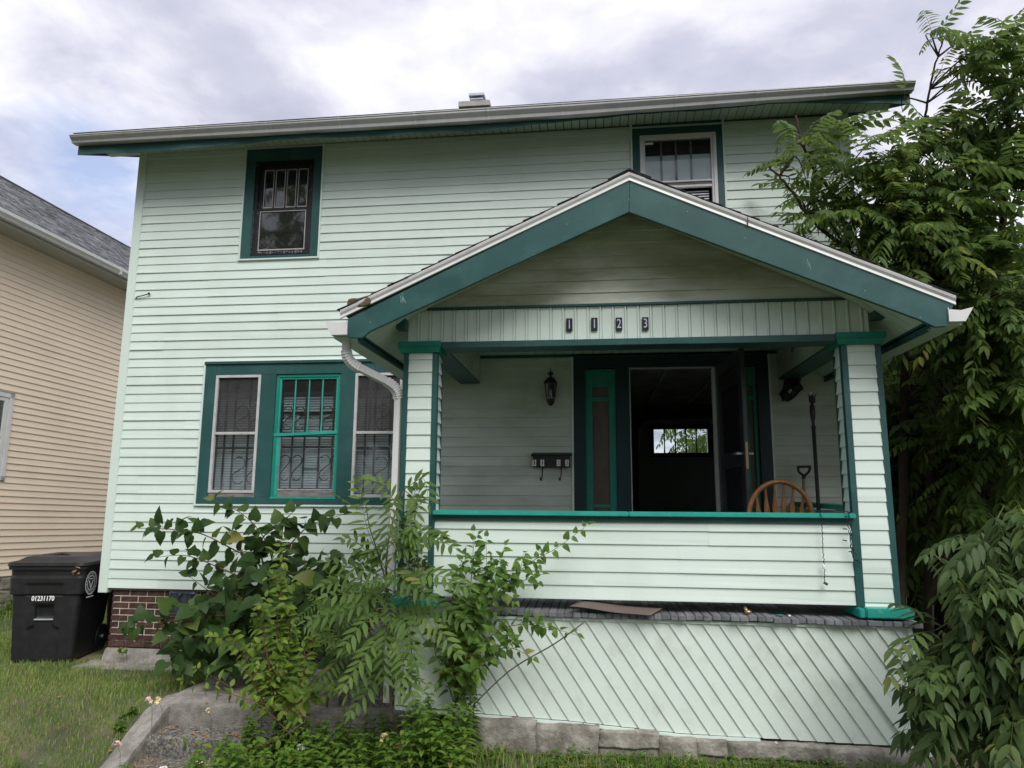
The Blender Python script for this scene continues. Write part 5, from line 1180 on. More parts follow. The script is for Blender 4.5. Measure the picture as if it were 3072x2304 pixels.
REDBUD = [
  [ (2.09,-0.25,-0.52), (2.10,-0.35,-0.05), (2.10,-0.45,0.23), (2.04,-0.55,0.55), (1.81,-0.60,0.81), (1.52,-0.65,0.95) ],
  [ (2.09,-0.35,-0.01), (1.96,-0.50,0.32), (1.71,-0.60,0.48), (1.38,-0.65,0.63), (1.02,-0.70,0.67), (0.76,-0.70,0.67) ],
  [ (2.08,-0.35,-0.10), (1.87,-0.50,0.14), (1.58,-0.60,0.30), (1.26,-0.65,0.41), (0.97,-0.70,0.39) ],
  [ (2.10,-0.40,0.18), (2.26,-0.50,0.50), (2.49,-0.55,0.71), (2.83,-0.60,0.82) ],
  [ (2.11,-0.30,-0.46), (1.95,-0.60,-0.20), (1.60,-0.75,-0.14), (1.21,-0.80,-0.20), (0.84,-0.85,-0.24) ],
  [ (2.11,-0.30,-0.51), (1.92,-0.70,-0.39), (1.65,-0.80,-0.38), (1.40,-0.85,-0.44) ],
  [ (2.09,-0.30,-0.15), (2.33,-0.45,0.19), (2.63,-0.50,0.35), (2.91,-0.50,0.31), (3.10,-0.50,0.43) ],
  [ (2.11,-0.30,-0.51), (2.52,-0.40,-0.22), (2.91,-0.45,-0.02), (3.17,-0.40,0.02) ],
  [ (2.11,-0.30,-0.51), (1.82,-0.55,-0.12), (1.52,-0.60,0.06), (1.32,-0.65,0.21) ],
  [ (2.11,-0.30,-0.46), (1.81,-0.70,-0.23), (1.58,-0.85,-0.29), (1.34,-0.90,-0.37) ],
  [ (2.11,-0.30,-0.51), (2.13,-0.75,-0.42), (1.94,-0.90,-0.52), (1.80,-0.95,-0.61) ],
  [ (2.11,-0.30,-0.51), (2.09,-0.60,-0.15), (1.91,-0.75,0.04), (1.74,-0.80,0.16) ],
  [ (2.09,-0.30,-0.24), (2.32,-0.40,-0.04), (2.64,-0.50,0.02), (2.98,-0.50,-0.19) ],
  [ (2.11,-0.35,-0.05), (1.95,-0.50,0.50), (2.17,-0.50,0.73), (2.31,-0.50,0.87) ],
]
LIGHTSHRUB = [
  [ (2.80,-1.75,-0.76), (2.76,-1.75,-0.38), (2.72,-1.70,0.04), (2.71,-1.68,0.36), (2.69,-1.65,0.66) ],
  [ (2.81,-1.75,-0.69), (2.84,-1.70,-0.32), (2.79,-1.70,0.07), (2.66,-1.70,0.36) ],
  [ (2.80,-1.75,-0.76), (2.65,-1.80,-0.44), (2.54,-1.85,-0.26), (2.45,-1.90,-0.15), (2.27,-1.90,-0.10) ],
  [ (2.80,-1.75,-0.76), (2.94,-1.70,-0.39), (3.03,-1.65,-0.14), (3.08,-1.60,-0.01) ],
  [ (2.80,-1.75,-0.76), (2.72,-1.80,-0.34), (2.66,-1.80,-0.06), (2.66,-1.80,0.19) ],
  [ (2.80,-1.75,-0.76), (2.98,-1.85,-0.49), (3.04,-1.85,-0.32), (3.02,-1.85,-0.18) ],
  [ (2.82,-1.80,-0.74), (2.70,-1.90,-0.52), (2.64,-1.95,-0.37), (2.56,-1.95,-0.31) ],
  [ (2.82,-1.80,-0.74), (3.02,-1.95,-0.56), (3.26,-2.00,-0.47), (3.36,-2.00,-0.40) ],
]
SPRIGS = [
  [ (3.30,-2.10,-0.64), (2.97,-2.15,-0.54), (2.70,-2.20,-0.46), (2.45,-2.20,-0.42), (2.23,-2.20,-0.36) ],
  [ (3.14,-2.20,-0.74), (2.88,-2.20,-0.53), (2.63,-2.20,-0.44), (2.46,-2.20,-0.41) ],
  [ (2.76,-2.00,-0.62), (2.60,-2.00,-0.50), (2.40,-2.00,-0.39), (2.23,-2.00,-0.32) ],
  [ (3.20,-2.20,-0.61), (3.01,-2.30,-0.72), (2.71,-2.30,-0.79), (2.28,-2.30,-0.75) ],
]
AILSTEM = [
  [ (3.80,-2.05,-0.63), (3.78,-2.05,-0.38), (3.74,-2.05,0.11), (3.72,-2.05,0.55), (3.76,-2.03,0.83), (3.83,-2.02,1.04) ],
  [ (3.76,-2.05,0.22), (3.70,-2.15,0.53), (3.63,-2.20,0.76), (3.59,-2.20,0.94) ],
  [ (3.95,-2.00,0.11), (3.95,-1.97,0.45), (3.91,-1.97,0.83), (3.94,-1.97,1.04) ],
]
AILFR = [
  [ (3.76,-2.05,0.38), (3.65,-2.25,0.70), (3.56,-2.35,1.10) ],
  [ (3.75,-2.10,0.42), (3.56,-2.30,0.67), (3.48,-2.40,0.69) ],
  [ (3.82,-2.02,1.04), (4.00,-2.10,1.13), (4.07,-2.20,0.94) ],
  [ (3.79,-2.03,0.90), (3.73,-2.20,1.07), (3.62,-2.30,1.12) ],
  [ (3.73,-2.05,0.62), (3.99,-2.20,0.74), (4.30,-2.30,0.63) ],
  [ (3.73,-2.05,0.55), (3.92,-2.20,0.63), (4.19,-2.25,0.71) ],
  [ (3.74,-2.05,0.25), (4.08,-2.25,0.44), (4.43,-2.35,0.36) ],
  [ (3.74,-2.05,0.22), (3.62,-2.20,0.30), (3.36,-2.35,0.28) ],
  [ (3.74,-2.05,0.28), (3.51,-2.20,0.40), (3.30,-2.30,0.34) ],
  [ (3.74,-2.05,0.15), (3.66,-2.30,0.12), (3.53,-2.40,-0.06) ],
  [ (3.75,-2.05,0.12), (3.81,-2.35,-0.06), (3.84,-2.40,-0.29) ],
  [ (3.75,-2.05,0.12), (3.96,-2.30,0.10), (4.06,-2.40,-0.16) ],
  [ (3.75,-2.05,0.12), (4.08,-2.25,0.15), (4.33,-2.35,-0.07) ],
  [ (3.75,-2.05,0.08), (3.95,-2.35,-0.05), (3.95,-2.40,-0.35) ],
  [ (3.76,-2.05,0.02), (3.71,-2.35,-0.06), (3.57,-2.45,-0.29) ],
  [ (3.76,-2.05,-0.05), (3.68,-2.35,-0.18), (3.58,-2.40,-0.36) ],
  [ (3.75,-2.05,0.18), (4.10,-2.20,0.24), (4.39,-2.30,0.11) ],
  [ (3.72,-2.05,0.48), (3.90,-2.25,0.41), (4.14,-2.35,0.30) ],
  [ (3.74,-2.05,0.32), (3.58,-2.30,0.21), (3.25,-2.40,0.12) ],
  [ (3.74,-2.05,0.38), (3.59,-2.25,0.47), (3.33,-2.30,0.52) ],
  [ (3.82,-2.02,1.00), (3.80,-2.20,0.94), (3.79,-2.30,0.70) ],
  [ (3.84,-2.02,1.04), (3.97,-2.15,0.94), (3.96,-2.25,0.74) ],
  [ (3.77,-2.05,-0.12), (3.97,-2.30,-0.25), (4.07,-2.40,-0.46) ],
  [ (3.77,-2.05,-0.12), (3.71,-2.30,-0.32), (3.61,-2.40,-0.48) ],
]
COLVINE = [
  [ (3.91,-1.98,-0.46), (3.91,-1.96,-0.13), (3.91,-1.96,0.21), (3.91,-1.95,0.55), (3.85,-1.95,0.83), (3.93,-1.95,1.11) ],
  [ (3.91,-1.96,0.38), (3.82,-1.96,0.62), (3.78,-1.96,0.86) ],
  [ (3.92,-1.96,0.14), (3.99,-1.97,0.31), (3.97,-1.97,0.55) ],
  [ (3.92,-1.96,-0.13), (3.84,-1.97,0.10), (3.82,-1.97,0.27) ],
]
MULB = [
  [ (4.28,-2.10,-0.50), (4.34,-2.15,-0.14), (4.54,-2.15,0.25), (4.80,-2.15,0.51), (5.01,-2.15,0.63), (5.24,-2.15,0.80) ],
  [ (4.28,-2.10,-0.50), (4.30,-2.15,-0.08), (4.36,-2.10,0.24), (4.39,-2.10,0.50), (4.39,-2.10,0.74) ],
  [ (4.28,-2.10,-0.50), (4.41,-2.20,-0.13), (4.62,-2.25,0.07), (4.85,-2.25,0.11), (5.16,-2.30,0.06) ],
  [ (4.28,-2.10,-0.50), (4.34,-2.15,-0.02), (4.53,-2.10,0.40), (4.63,-2.10,0.64) ],
  [ (4.28,-2.10,-0.50), (4.29,-2.15,-0.08), (4.24,-2.10,0.23), (4.32,-2.10,0.57) ],
  [ (4.28,-2.10,-0.50), (4.51,-2.20,-0.13), (4.68,-2.20,-0.06), (4.85,-2.25,-0.11) ],
  [ (4.28,-2.10,-0.50), (4.38,-2.20,0.06), (4.68,-2.20,0.35), (4.91,-2.20,0.45) ],
  [ (4.28,-2.10,-0.50), (4.20,-2.15,-0.24), (4.13,-2.15,-0.09), (4.20,-2.15,0.14) ],
  [ (4.28,-2.10,-0.50), (4.43,-2.30,-0.23), (4.53,-2.30,-0.14), (4.72,-2.30,0.02) ],
  [ (4.28,-2.10,-0.50), (4.38,-2.20,-0.07), (4.48,-2.20,0.16), (4.64,-2.20,0.19) ],
  [ (4.28,-2.10,-0.50), (4.28,-2.15,0.08), (4.48,-2.15,0.31), (4.49,-2.10,0.70) ],
]
BARE = [
  [ (4.34,-2.10,-0.55), (4.67,-2.15,-0.23), (5.00,-2.15,-0.03), (5.21,-2.20,0.13) ],
]
TRUNKS = [
  [ (8.00,-0.20,-1.55), (8.10,-0.20,0.06), (8.17,-0.25,0.91), (8.27,-0.30,2.23), (8.27,-0.40,2.94), (8.36,-0.50,3.88), (8.54,-0.60,4.68) ],
  [ (8.41,0.30,-1.50), (8.55,0.20,0.46), (8.62,0.10,1.59), (8.72,0.00,2.27), (8.95,-0.10,3.39) ],
  [ (8.48,-0.30,-1.30), (8.71,-0.40,0.50), (8.99,-0.50,2.62), (9.06,-0.70,3.53), (9.11,-0.90,4.48), (9.19,-1.00,5.01) ],
  [ (8.39,-0.10,0.05), (8.62,-0.60,0.96), (8.86,-1.00,1.27) ],
  [ (8.28,-0.30,2.32), (8.51,-0.50,2.41), (8.63,-0.80,2.55) ],
  [ (8.27,-0.40,2.94), (7.90,-0.70,3.40), (7.52,-0.90,3.79), (7.27,-1.00,4.16), (7.21,-1.00,4.54) ],
  [ (8.30,-0.40,3.12), (7.76,-0.80,3.19), (7.31,-1.00,3.49), (7.06,-1.10,3.81), (6.91,-1.10,4.00) ],
  [ (8.24,-0.40,2.66), (7.73,-0.70,2.86), (7.34,-0.80,3.02), (7.10,-0.85,3.28) ],
  [ (8.36,-0.50,3.88), (8.43,-0.70,4.40), (8.46,-0.90,4.85), (8.57,-1.00,5.24) ],
  [ (8.62,0.10,1.59), (8.71,-0.60,1.95), (8.78,-1.20,2.06) ],
]
CROWN = [
(8.69,-0.90,5.16,0.28,0.6),
(8.87,-0.90,4.87,0.32,1.3),
(8.62,-0.80,4.80,0.24,0.6),
(9.00,-1.10,4.46,0.30,1.6),
(9.05,-1.10,4.02,0.26,1.2),
(9.14,-1.10,4.86,0.23,1.0),
(8.77,-0.90,4.27,0.35,1.2),
(8.41,-0.80,4.21,0.36,1.0),
(7.18,-1.05,4.24,0.24,0.8),
(7.03,-1.10,3.95,0.20,0.8),
(7.52,-1.00,4.29,0.28,0.9),
(7.74,-1.00,3.91,0.32,1.1),
(7.39,-1.05,3.73,0.32,1.1),
(7.21,-0.95,3.51,0.24,0.8),
(7.10,-0.85,3.28,0.18,0.5),
(7.87,-1.00,3.51,0.35,1.5),
(8.28,-1.00,3.67,0.35,1.5),
(8.62,-1.10,3.65,0.34,1.5),
(8.91,-1.20,3.67,0.29,1.4),
(7.61,-0.90,3.25,0.32,1.2),
(8.04,-1.00,3.11,0.35,1.5),
(8.42,-1.10,3.06,0.34,1.5),
(8.71,-1.30,2.98,0.32,1.6),
(7.52,-0.75,2.94,0.21,0.6),
(7.90,-0.80,2.83,0.28,1.1),
(8.24,-0.90,2.71,0.35,1.5),
(8.56,-1.10,2.56,0.33,1.6),
(8.73,-1.30,2.43,0.28,1.5),
(8.50,-0.90,2.12,0.34,1.5),
(8.76,-1.10,1.96,0.29,1.5),
(8.85,0.50,2.26,0.28,0.8),
(8.99,0.20,1.74,0.35,1.1),
(8.74,-0.90,1.51,0.33,1.5),
(8.88,0.90,1.60,0.29,0.8),
(8.98,0.50,1.09,0.31,0.9),
(8.70,-0.60,1.08,0.34,1.4),
(8.85,-0.90,1.11,0.25,1.2),
(8.86,0.80,0.75,0.28,0.8),
(8.76,-0.80,2.30,0.27,1.0),
(8.93,-0.90,1.86,0.22,1.0),
(8.59,-0.50,1.84,0.20,0.6),
(8.76,-0.90,1.27,0.22,1.0),
(8.76,-0.40,1.42,0.20,0.6),
(8.58,-0.70,2.84,0.28,1.0),
(8.63,0.60,1.88,0.28,0.8),
(9.04,1.20,2.05,0.45,1.6),
(9.65,1.40,2.18,0.55,1.2),
(9.20,1.50,1.21,0.51,1.0),
(9.82,1.50,1.32,0.55,1.2),
(10.05,1.20,2.74,0.54,1.2),
(9.22,1.00,2.88,0.44,1.0),
(8.46,0.80,3.72,0.35,0.8),
(8.75,0.80,4.32,0.30,0.6),
(9.30,0.60,4.76,0.34,0.7),
]
LOWER = [
(7.49,-2.50,0.79,0.17,1.0),
(7.62,-2.60,0.71,0.19,1.2),
(7.85,-2.60,0.80,0.16,1.2),
(7.32,-2.60,0.65,0.14,1.0),
(7.45,-2.70,0.49,0.18,1.3),
(7.68,-2.70,0.44,0.21,1.5),
(7.79,-2.70,0.26,0.18,1.3),
(7.18,-2.70,0.41,0.13,0.9),
(7.27,-2.70,0.22,0.16,1.1),
(7.50,-2.70,0.17,0.21,1.5),
(7.15,-2.70,0.06,0.13,0.7),
(7.09,-2.75,-0.14,0.09,0.5),
(7.30,-2.70,-0.07,0.15,1.0),
(7.55,-2.70,-0.09,0.20,1.4),
(7.67,-2.80,-0.16,0.15,1.2),
(7.43,-2.70,-0.30,0.15,1.0),
(7.58,-2.80,-0.36,0.15,1.0),
]
# ------------------------------------------------------------------ leaf prototypes
FT = [frond_proto(i, 'leaf_tree', n=8+i % 3, L_=.66, ll=.135, lw=.046, arch=(.20, .45, .62)[i % 3], hang=(.35, .6, .9)[i % 3]) for i in range(6)]
FTY = [frond_proto(20+i, 'leaf_young', n=7, L_=.42, ll=.09, lw=.034, arch=.5, hang=.7) for i in range(3)]
FA = [frond_proto(40+i, 'leaf_ail', n=9, L_=.62, ll=.125, lw=.033, arch=.02, hang=(.15, .35)[i % 2]) for i in range(4)]
FL = [frond_proto(60+i, 'leaf_sapling', n=6+i % 3, L_=.56, ll=.14, lw=.046, arch=(.25, .5, .7)[i % 3], hang=(.4, .8, .6)[i % 3]) for i in range(6)]
HL = [leaf_proto(i, 'leaf_heart', .165, .155, cordate=1, stalk=.035, droop=.35) for i in range(6)]
ML = [leaf_proto(30+i, 'leaf_mulberry', .088, .062, cordate=1, stalk=.02, droop=.3) for i in range(5)]
LL = [leaf_proto(50+i, 'leaf_light', .100, .060, stalk=.008, droop=.35) for i in range(5)]
VL = [leaf_proto(70+i, 'leaf_heart', .075, .040, stalk=.01, droop=.4) for i in range(4)]
WL = [leaf_proto(90+i, 'leaf_weed', .085, .026, stalk=.004, droop=.35) for i in range(4)]
# ------------------------------------------------------------------ the trees by the right corner of the house
tr_root = [thing('tree', 'slender rough-barked tree nearest the porch column, its boughs over the porch roof', 'tree', (8.12, -.2, -.8)),
           thing('tree', 'thin middle tree trunk between two others right of the porch', 'tree', (8.5, .25, -.8)),
           thing('tree', 'tall tree at the right picture edge reaching highest into the sky', 'tree', (8.7, -.35, -.8))]
owner = [0, 1, 2, 2, 0, 0, 0, 0, 0, 1]
rad = [(.055, .022), (.04, .02), (.05, .016), (.05, .014), (.025, .012), (.026, .008), (.024, .008), (.02, .007), (.016, .006), (.02, .008)]
nodes = [[], [], []]
rt5 = random.Random(55)
for ti, (pth, ow, (ra, rb_)) in enumerate(zip(TRUNKS, owner, rad)):
    P = smooth_path(pth, 8); n = len(P); P = [p+Vector((rt5.uniform(-.008, .008), rt5.uniform(-.008, .008), 0)) for p in P]
    MB().tube(P, [ra+(rb_-ra)*i/(n-1) for i in range(n)], 10).build('trunk' if ti < 3 else 'limb', 'bark', tr_root[ow], smooth=True)
    nodes[ow] += P[n//4:]
crown_items = [[], [], []]; twig = [MB(), MB(), MB()]
AX = Vector((8.7, .1, 0))
def inside_house(p): return (-.12 < p.x < 8.05 and -.03 < p.y < 7.2) or (3.3 < p.x < 7.95 and p.y > -2.45 and p.z < 3.45-abs(p.x-5.58)*.46 and p.z > 2.1 and p.y < .0)
for bi, (bx, by, bz, brd, bw_) in enumerate(CROWN):
    c = Vector((bx, by, bz)); ow = min(range(3), key=lambda k: min((q-c).length for q in nodes[k])+(.0, .5, .25)[k])
    q = min(nodes[ow], key=lambda q: (q-c).length+.6*max(0, q.z-c.z+.1))
    nb_ = int(29*bw_*max(.5, brd/.33)**2); nt2 = max(3, nb_//6)
    tips = []
    for k in range(nt2):
        while True:
            e = Vector((rt5.gauss(0, .55)*brd, rt5.gauss(0, .6)*brd*1.2, rt5.gauss(0, .5)*brd))
            if e.length < 1.8*brd and not inside_house(c+e): break
        tip = c+e; mid = q.lerp(tip, .55)+Vector((rt5.uniform(-.1, .1), rt5.uniform(-.1, .1), rt5.uniform(.0, .18)))
        if inside_house(mid): mid = q.lerp(tip, .5)
        P = smooth_path([q, mid, tip], 4)
        twig[ow].tube(P, [.010*(1-.8*i/(len(P)-1)) for i in range(len(P))], 4, cap=False); tips.append(P)
    for k in range(nb_):
        P = tips[k % nt2]; t = rt5.uniform(.35, 1); i = min(int(t*(len(P)-1)), len(P)-2); p = P[i].lerp(P[i+1], rt5.random()); d = (P[i+1]-P[i]).normalized()
        out_ = (p-AX); out_.z = 0; out_ = out_.normalized() if out_.length > .1 else Vector((1, 0, 0))
        dd = (d*.6+out_*.35+Vector((rt5.uniform(-1, 1), rt5.uniform(-1, .6), rt5.uniform(-.25, .45)))).normalized()
        if inside_house(p) or inside_house(p+dd*.5): continue
        if (p+dd*.55).x < 6.74+.12*rt5.random(): continue
        top = t > (.6 if p.x < 7.7 else .85) and bz > 2.8 and rt5.random() < .6
        s = rt5.uniform(.55, 1.05)
        crown_items[ow].append((rt5.choice(FTY if top else FT), orient(p, dd, Vector((rt5.uniform(-.35, .35), rt5.uniform(-.45, .25), 1)), s)))
for k in range(3):
    twig[k].build('twigs', 'bark', tr_root[k], kind='stuff', fixn=False); plant_leaves(tr_root[k], crown_items[k], 260, rt5)
# trees further back, right of and behind the house
def far_tree(x, y, h, rr_, label, seed, n=420):
    r = random.Random(seed); root = thing('tree', label, 'tree', (x, y, -1)); 
    MB().tube([(x, y, -1), (x+.1, y, h*.35), (x-.1, y, h*.75)], [.16, .12, .05], 8).build('trunk', 'bark', root, smooth=True); it = []; mb = MB()
    for k in range(26):
        a = r.uniform(0, 6.28); z = h*r.uniform(.25, .95); q = r.uniform(.4, 1)*rr_*(1-.45*(z/h)**3); e = Vector((x+q*math.cos(a), y+q*math.sin(a), z)); b = Vector((x, y, z*.6)); mb.tube([b, b.lerp(e, .5)+Vector((0, 0, .2)), e], [.05, .03, .01], 5, cap=False)
        for j in range(n//26):
            p = e+Vector((r.gauss(0, .55), r.gauss(0, .55), r.gauss(0, .45)))*(2 if h > 10 else 1)
            if p.x < 8.75 and -3 < p.y < 8.2: continue
            it.append((r.choice(FT), orient(p, (r.uniform(-1, 1), r.uniform(-1, 1), r.uniform(-.5, .3)), (r.uniform(-.3, .3), r.uniform(-.3, .3), 1), r.uniform(1.2, 1.9)*(1.6 if h > 10 else 1)), r.random()))
    mb.build('boughs', 'bark', root, kind='stuff', fixn=False); merge('foliage', it, root, 'leaf_tree')
far_tree(11.3, 4.6, 5.3, 2.3, 'bushy tree in the shade behind the trunks right of the house', 1)
far_tree(13.2, 1.6, 5.0, 2.0, 'dense tree furthest right behind the near foliage', 2, 360)
far_tree(10.2, 9.5, 5.6, 2.3, 'tree behind the back of the house seen between the trunks', 3, 360)
far_tree(9.6, .7, 3.2, .9, 'leafy bush close behind the right porch column', 12, 260)
far_tree(9.4, 1.9, 2.9, 1.2, 'low bushy tree in the shade behind the nearest trunk', 9, 300)
far_tree(9.9, 3.9, 3.3, 1.5, 'low bushy tree further back along the side of the house', 10, 300)
far_tree(10.6, .6, 3.0, 1.3, 'low bushy tree at the right picture edge', 11, 300)
far_tree(9.2, 15.5, 3.7, 1.8, 'green tree in the back yard seen through the back window panes', 4, 300)
far_tree(-4.5, -21, 15, 5.5, 'large street tree across the road, mirrored in the upper left window', 6, 1500)
far_tree(5.5, -25, 14, 5.5, 'broad street tree across the road behind the viewer', 7, 1500)
far_tree(-16, -23, 13, 5.5, 'street tree across the road furthest to the left', 8, 1200)
# low sapling thicket in front of the porch at the right
lw = thing('sapling', 'big leafy sapling with long drooping fronds in front of the right porch corner', 'sapling', (7.75, -2.6, -.85)); it = []; r8 = random.Random(88); tw = MB()
base = Vector((7.95, -2.35, -.9)); stems = []
for q in ((7.35, -2.62, .62), (7.70, -2.62, .78), (7.98, -2.65, .70), (8.2, -2.7, .3), (7.25, -2.68, .05), (7.55, -2.75, -.1)):
    P = smooth_path([base+Vector((r8.uniform(-.1, .1), 0, 0)), base.lerp(Vector(q), .5)+Vector((.12, 0, .15)), q], 6); MB().tube(P, [.018*(1-.7*i/(len(P)-1)) for i in range(len(P))], 6).build('stem', 'green_stem', lw, smooth=True); stems += P[len(P)//4:]
for (bx, by, bz, brd, bw_) in LOWER:
    c = Vector((bx, by, bz)); q = min(stems, key=lambda s: (s-c).length)
    for k in range(int(20*bw_)):
        p = c+Vector((r8.gauss(0, .5)*brd, r8.gauss(.1, .5)*brd*1.3, r8.gauss(0, .5)*brd)); out_ = p-Vector((7.95, -2.4, 0)); out_.z = 0
        dd = (out_.normalized()*.8+Vector((r8.uniform(-.9, .7), r8.uniform(-1, .2), r8.uniform(-.5, .35)))).normalized()
        lim = 7.35 if p.z > .25 else (7.02 if p.z > -.22 else 7.8)
        if p.x+dd.x*.5 < lim-(.12 if r8.random() < .12 else 0): continue
        if p.y+dd.y*.4 > -2.0 and p.x < 7.6: continue
        if k % 3 == 0: tw.tube([q, q.lerp(p, .5)+Vector((0, 0, .04)), p], [.006, .004, .003], 4, cap=False)
        it.append((r8.choice(FL), orient(p, dd, Vector((r8.uniform(-.3, .3), r8.uniform(-.5, .1), 1)), r8.uniform(.65, 1.05))))
tw.build('twigs', 'green_stem', lw, kind='stuff', fixn=False); plant_leaves(lw, it, 290, r8)

# ------------------------------------------------------------------ shrubs at the foot of the wall
def redbud_fill(r):
    o = []
    for k in range(230):
        while True:
            x, z = r.uniform(1.2, 3.1), r.uniform(-.68, .45)
            cx_ = 1.55+(.45-z)*.0; 
            if z < .42-.55*abs(x-2.15)**1.3*.9 and not (x < 1.35 and z < -.5): break
        y = r.uniform(-.95, -.15); o.append((r.choice(HL), orient((x, y, z), (r.uniform(-1, 1), r.uniform(-1, 0), r.uniform(-.8, .3)), (r.uniform(-.5, .5), -.7+r.uniform(-.4, .3), .7), r.uniform(.65, 1.15))))
    return o
shrub('bush', 'dark green bush with heart-shaped leaves spreading under the triple window', 'bush', (2.1, -.3, -.8), REDBUD, HL, None, 'red_stem', .075, 1.0, 290, 5, twigs=(2.2, .20), extra=redbud_fill)
shrub('shrub', 'bright yellow-green shrub with small leaves in front of the dark bush', 'shrub', (2.8, -1.75, -.8), LIGHTSHRUB, LL, None, 'red_stem', .050, .95, 290, 6, twigs=(4.0, .20), pair=True, r0=.007)
shrub('honeysuckle', 'thin arching honeysuckle sprays reaching over the concrete steps', 'climber', (3.1, -2.15, -.85), SPRIGS, LL, None, 'red_stem', .10, .75, 120, 7, twigs=(0, .1), pair=True, r0=.003, start=.12)
shrub('vine', 'dark leafed vine climbing up the left porch column', 'vine', (4.0, -2.0, -.8), COLVINE, VL, None, 'green_stem', .028, .95, 260, 8, twigs=(4, .13), r0=.006, face=(0, -1, .5))
shrub('bush', 'loose mulberry bush with a long shoot across the white porch siding', 'bush', (4.25, -2.1, -.8), MULB, ML, None, 'green_stem', .042, .92, 290, 9, twigs=(4.0, .20), r0=.006, start=.12)
bt_ = MB().tube(smooth_path(BARE[0]), .005, 5).build('bare_twig', 'bare_stem', None, smooth=True); tagp(bt_, 'long bare twig leaning across the diagonal boards', 'twig')
# saplings of tree-of-heaven before the left column
al = thing('sapling', 'young tree-of-heaven sapling with feathery fronds in front of the left porch column', 'sapling', (3.75, -2.05, -.75)); r9 = random.Random(9)
for i, s in enumerate(AILSTEM): P = smooth_path(s, 6); MB().tube(P, [.013*(1-.65*k/(len(P)-1))*(1 if i == 0 else .6) for k in range(len(P))], 7).build('stem', 'bare_stem' if i == 0 else 'green_stem', al, smooth=True)
ai = []
for k, (a, m_, b) in enumerate(AILFR):
    a, m_, b = Vector(a), Vector(m_), Vector(b); l = (b-a).length; P = smooth_path([a, m_, b], 8); mb = MB(); mb.tube(P, [.0035*(1-.6*i/(len(P)-1)) for i in range(len(P))], 4, cap=False); n = int(l/.056); j = 0
    pts = along(P, l/n)
    for p, d, t in pts:
        if t < .14: continue
        pf_ = math.sin(math.pi*(.20+.68*t))**.6
        for q in (-1, 1):
            side = d.cross(Vector((0, -.75, .65))).normalized()*q; aa = R(r9.uniform(58, 72)-12*t)
            dd = d*math.cos(aa)+side*math.sin(aa)+Vector((0, -.12, -.18)); mb.tone = r9.uniform(-.12, .12)
            blade(mb, p, dd, Vector((r9.uniform(-.25, .25), -.7, .75)), .130*pf_*r9.uniform(.75, 1.1), .034*r9.uniform(.8, 1.2), droop=.12, fold=.12)
    blade(mb, b, (b-m_), Vector((0, -.7, .7)), .07, .025)
    mb.build('leaf', 'leaf_ail', al, smooth=True, fixn=False, tone=True)
for k in range(10):
    p = Vector((r9.uniform(3.5, 3.95), r9.uniform(-2.15, -1.95), r9.uniform(-.45, .9))); ai.append((r9.choice(FA), orient(p, (r9.uniform(-1, 1), r9.uniform(-.9, .1), r9.uniform(-.5, .3)), (0, -.5, .8), r9.uniform(.5, .75))))
plant_leaves(al, ai, 60, r9)
# feathery seedlings between the shrub and the stairs
sg = thing('seedling', 'cluster of feathery seedlings between the bright shrub and the concrete stairs', 'seedling', (3.0, -1.4, -.8)); ai = []
for k in range(36):
    p = Vector((r9.uniform(2.75, 3.35), r9.uniform(-1.5, -.9), r9.uniform(-.5, .25))); ai.append((r9.choice(FA), orient(p, (r9.uniform(-.5, 1), r9.uniform(-.9, .1), r9.uniform(-.5, .3)), (0, -.6, .8), r9.uniform(.5, .9))))
MB().tube([(3.0, -1.25, -.8), (3.05, -1.25, -.3), (3.1, -1.2, .2)], .008, 5).build('stem', 'green_stem', sg); plant_leaves(sg, ai, 40, r9)

# ------------------------------------------------------------------ weeds, grass, ground cover
rg = random.Random(100)
def weed_plant(mb, b, h, r, ll=.11, lw=.034, n=None):
    n = n or int(h/.035); lean = Vector((r.uniform(-.25, .25), r.uniform(-.35, .15), 1)).normalized(); P = [b+lean*h*t+Vector((0, 0, -.05*h*t*t)) for t in np.linspace(0, 1, 4)]
    mb.tone = r.random(); mb.tube(P, [.0035, .003, .0025, .0015], 4, cap=False)
    for i in range(n):
        t = .15+.85*i/n; p = b+lean*h*t; a0 = i*1.57+r.uniform(-.3, .3); k = ll*(1.05-.55*t)*r.uniform(.8, 1.15); mb.tone = r.random()*.5+(.5 if t > .8 else 0)
        for a in (a0, a0+math.pi): blade(mb, p, (math.cos(a), math.sin(a), .35-.3*(1-t)), (0, 0, 1), k, lw*r.uniform(.8, 1.3), droop=.4, fold=.15)
mb = MB()
for k in range(430):
    x = rg.uniform(2.0, 4.45); y = rg.uniform(-2.75, -1.55)
    if x < 2.5 and y > -2.2: continue
    if x < 2.3 and rg.random() < .6: continue
    if y > -2.05 and x < 2.5: continue
    if x > 4.1 and y > -2.0: continue
    weed_plant(mb, Vector((x, y, gz(x, y)-.02)), rg.uniform(.22, .46)*(1.2 if x > 2.6 else .75), rg)
tagp(mb.build('weed_bed', 'leaf_weed', None, smooth=True, fixn=False, tone=True), 'dense bed of leafy weeds between the concrete steps and the stone base', 'weeds', kind='stuff')
mb = MB()
for k in range(560):
    x = rg.uniform(4.15, 7.7); y = -2.08-abs(rg.gauss(0, .22)); c = rg.random(); z = gz(x, y)-.005
    cl = mnoise.noise(Vector((x*2.2, 4, 0)))
    if cl < -.15 and rg.random() < .75: continue
    mb.tone = rg.random(); h = rg.uniform(.02, .085)*(1+cl)
    for j in range(rg.randint(4, 8)):
        a = rg.uniform(0, 6.28); blade(mb, (x+.015*math.cos(a), y+.015*math.sin(a), z+h*rg.random()), (math.cos(a), math.sin(a), .5), (0, 0, 1), rg.uniform(.02, .042), rg.uniform(.016, .03), droop=.3)
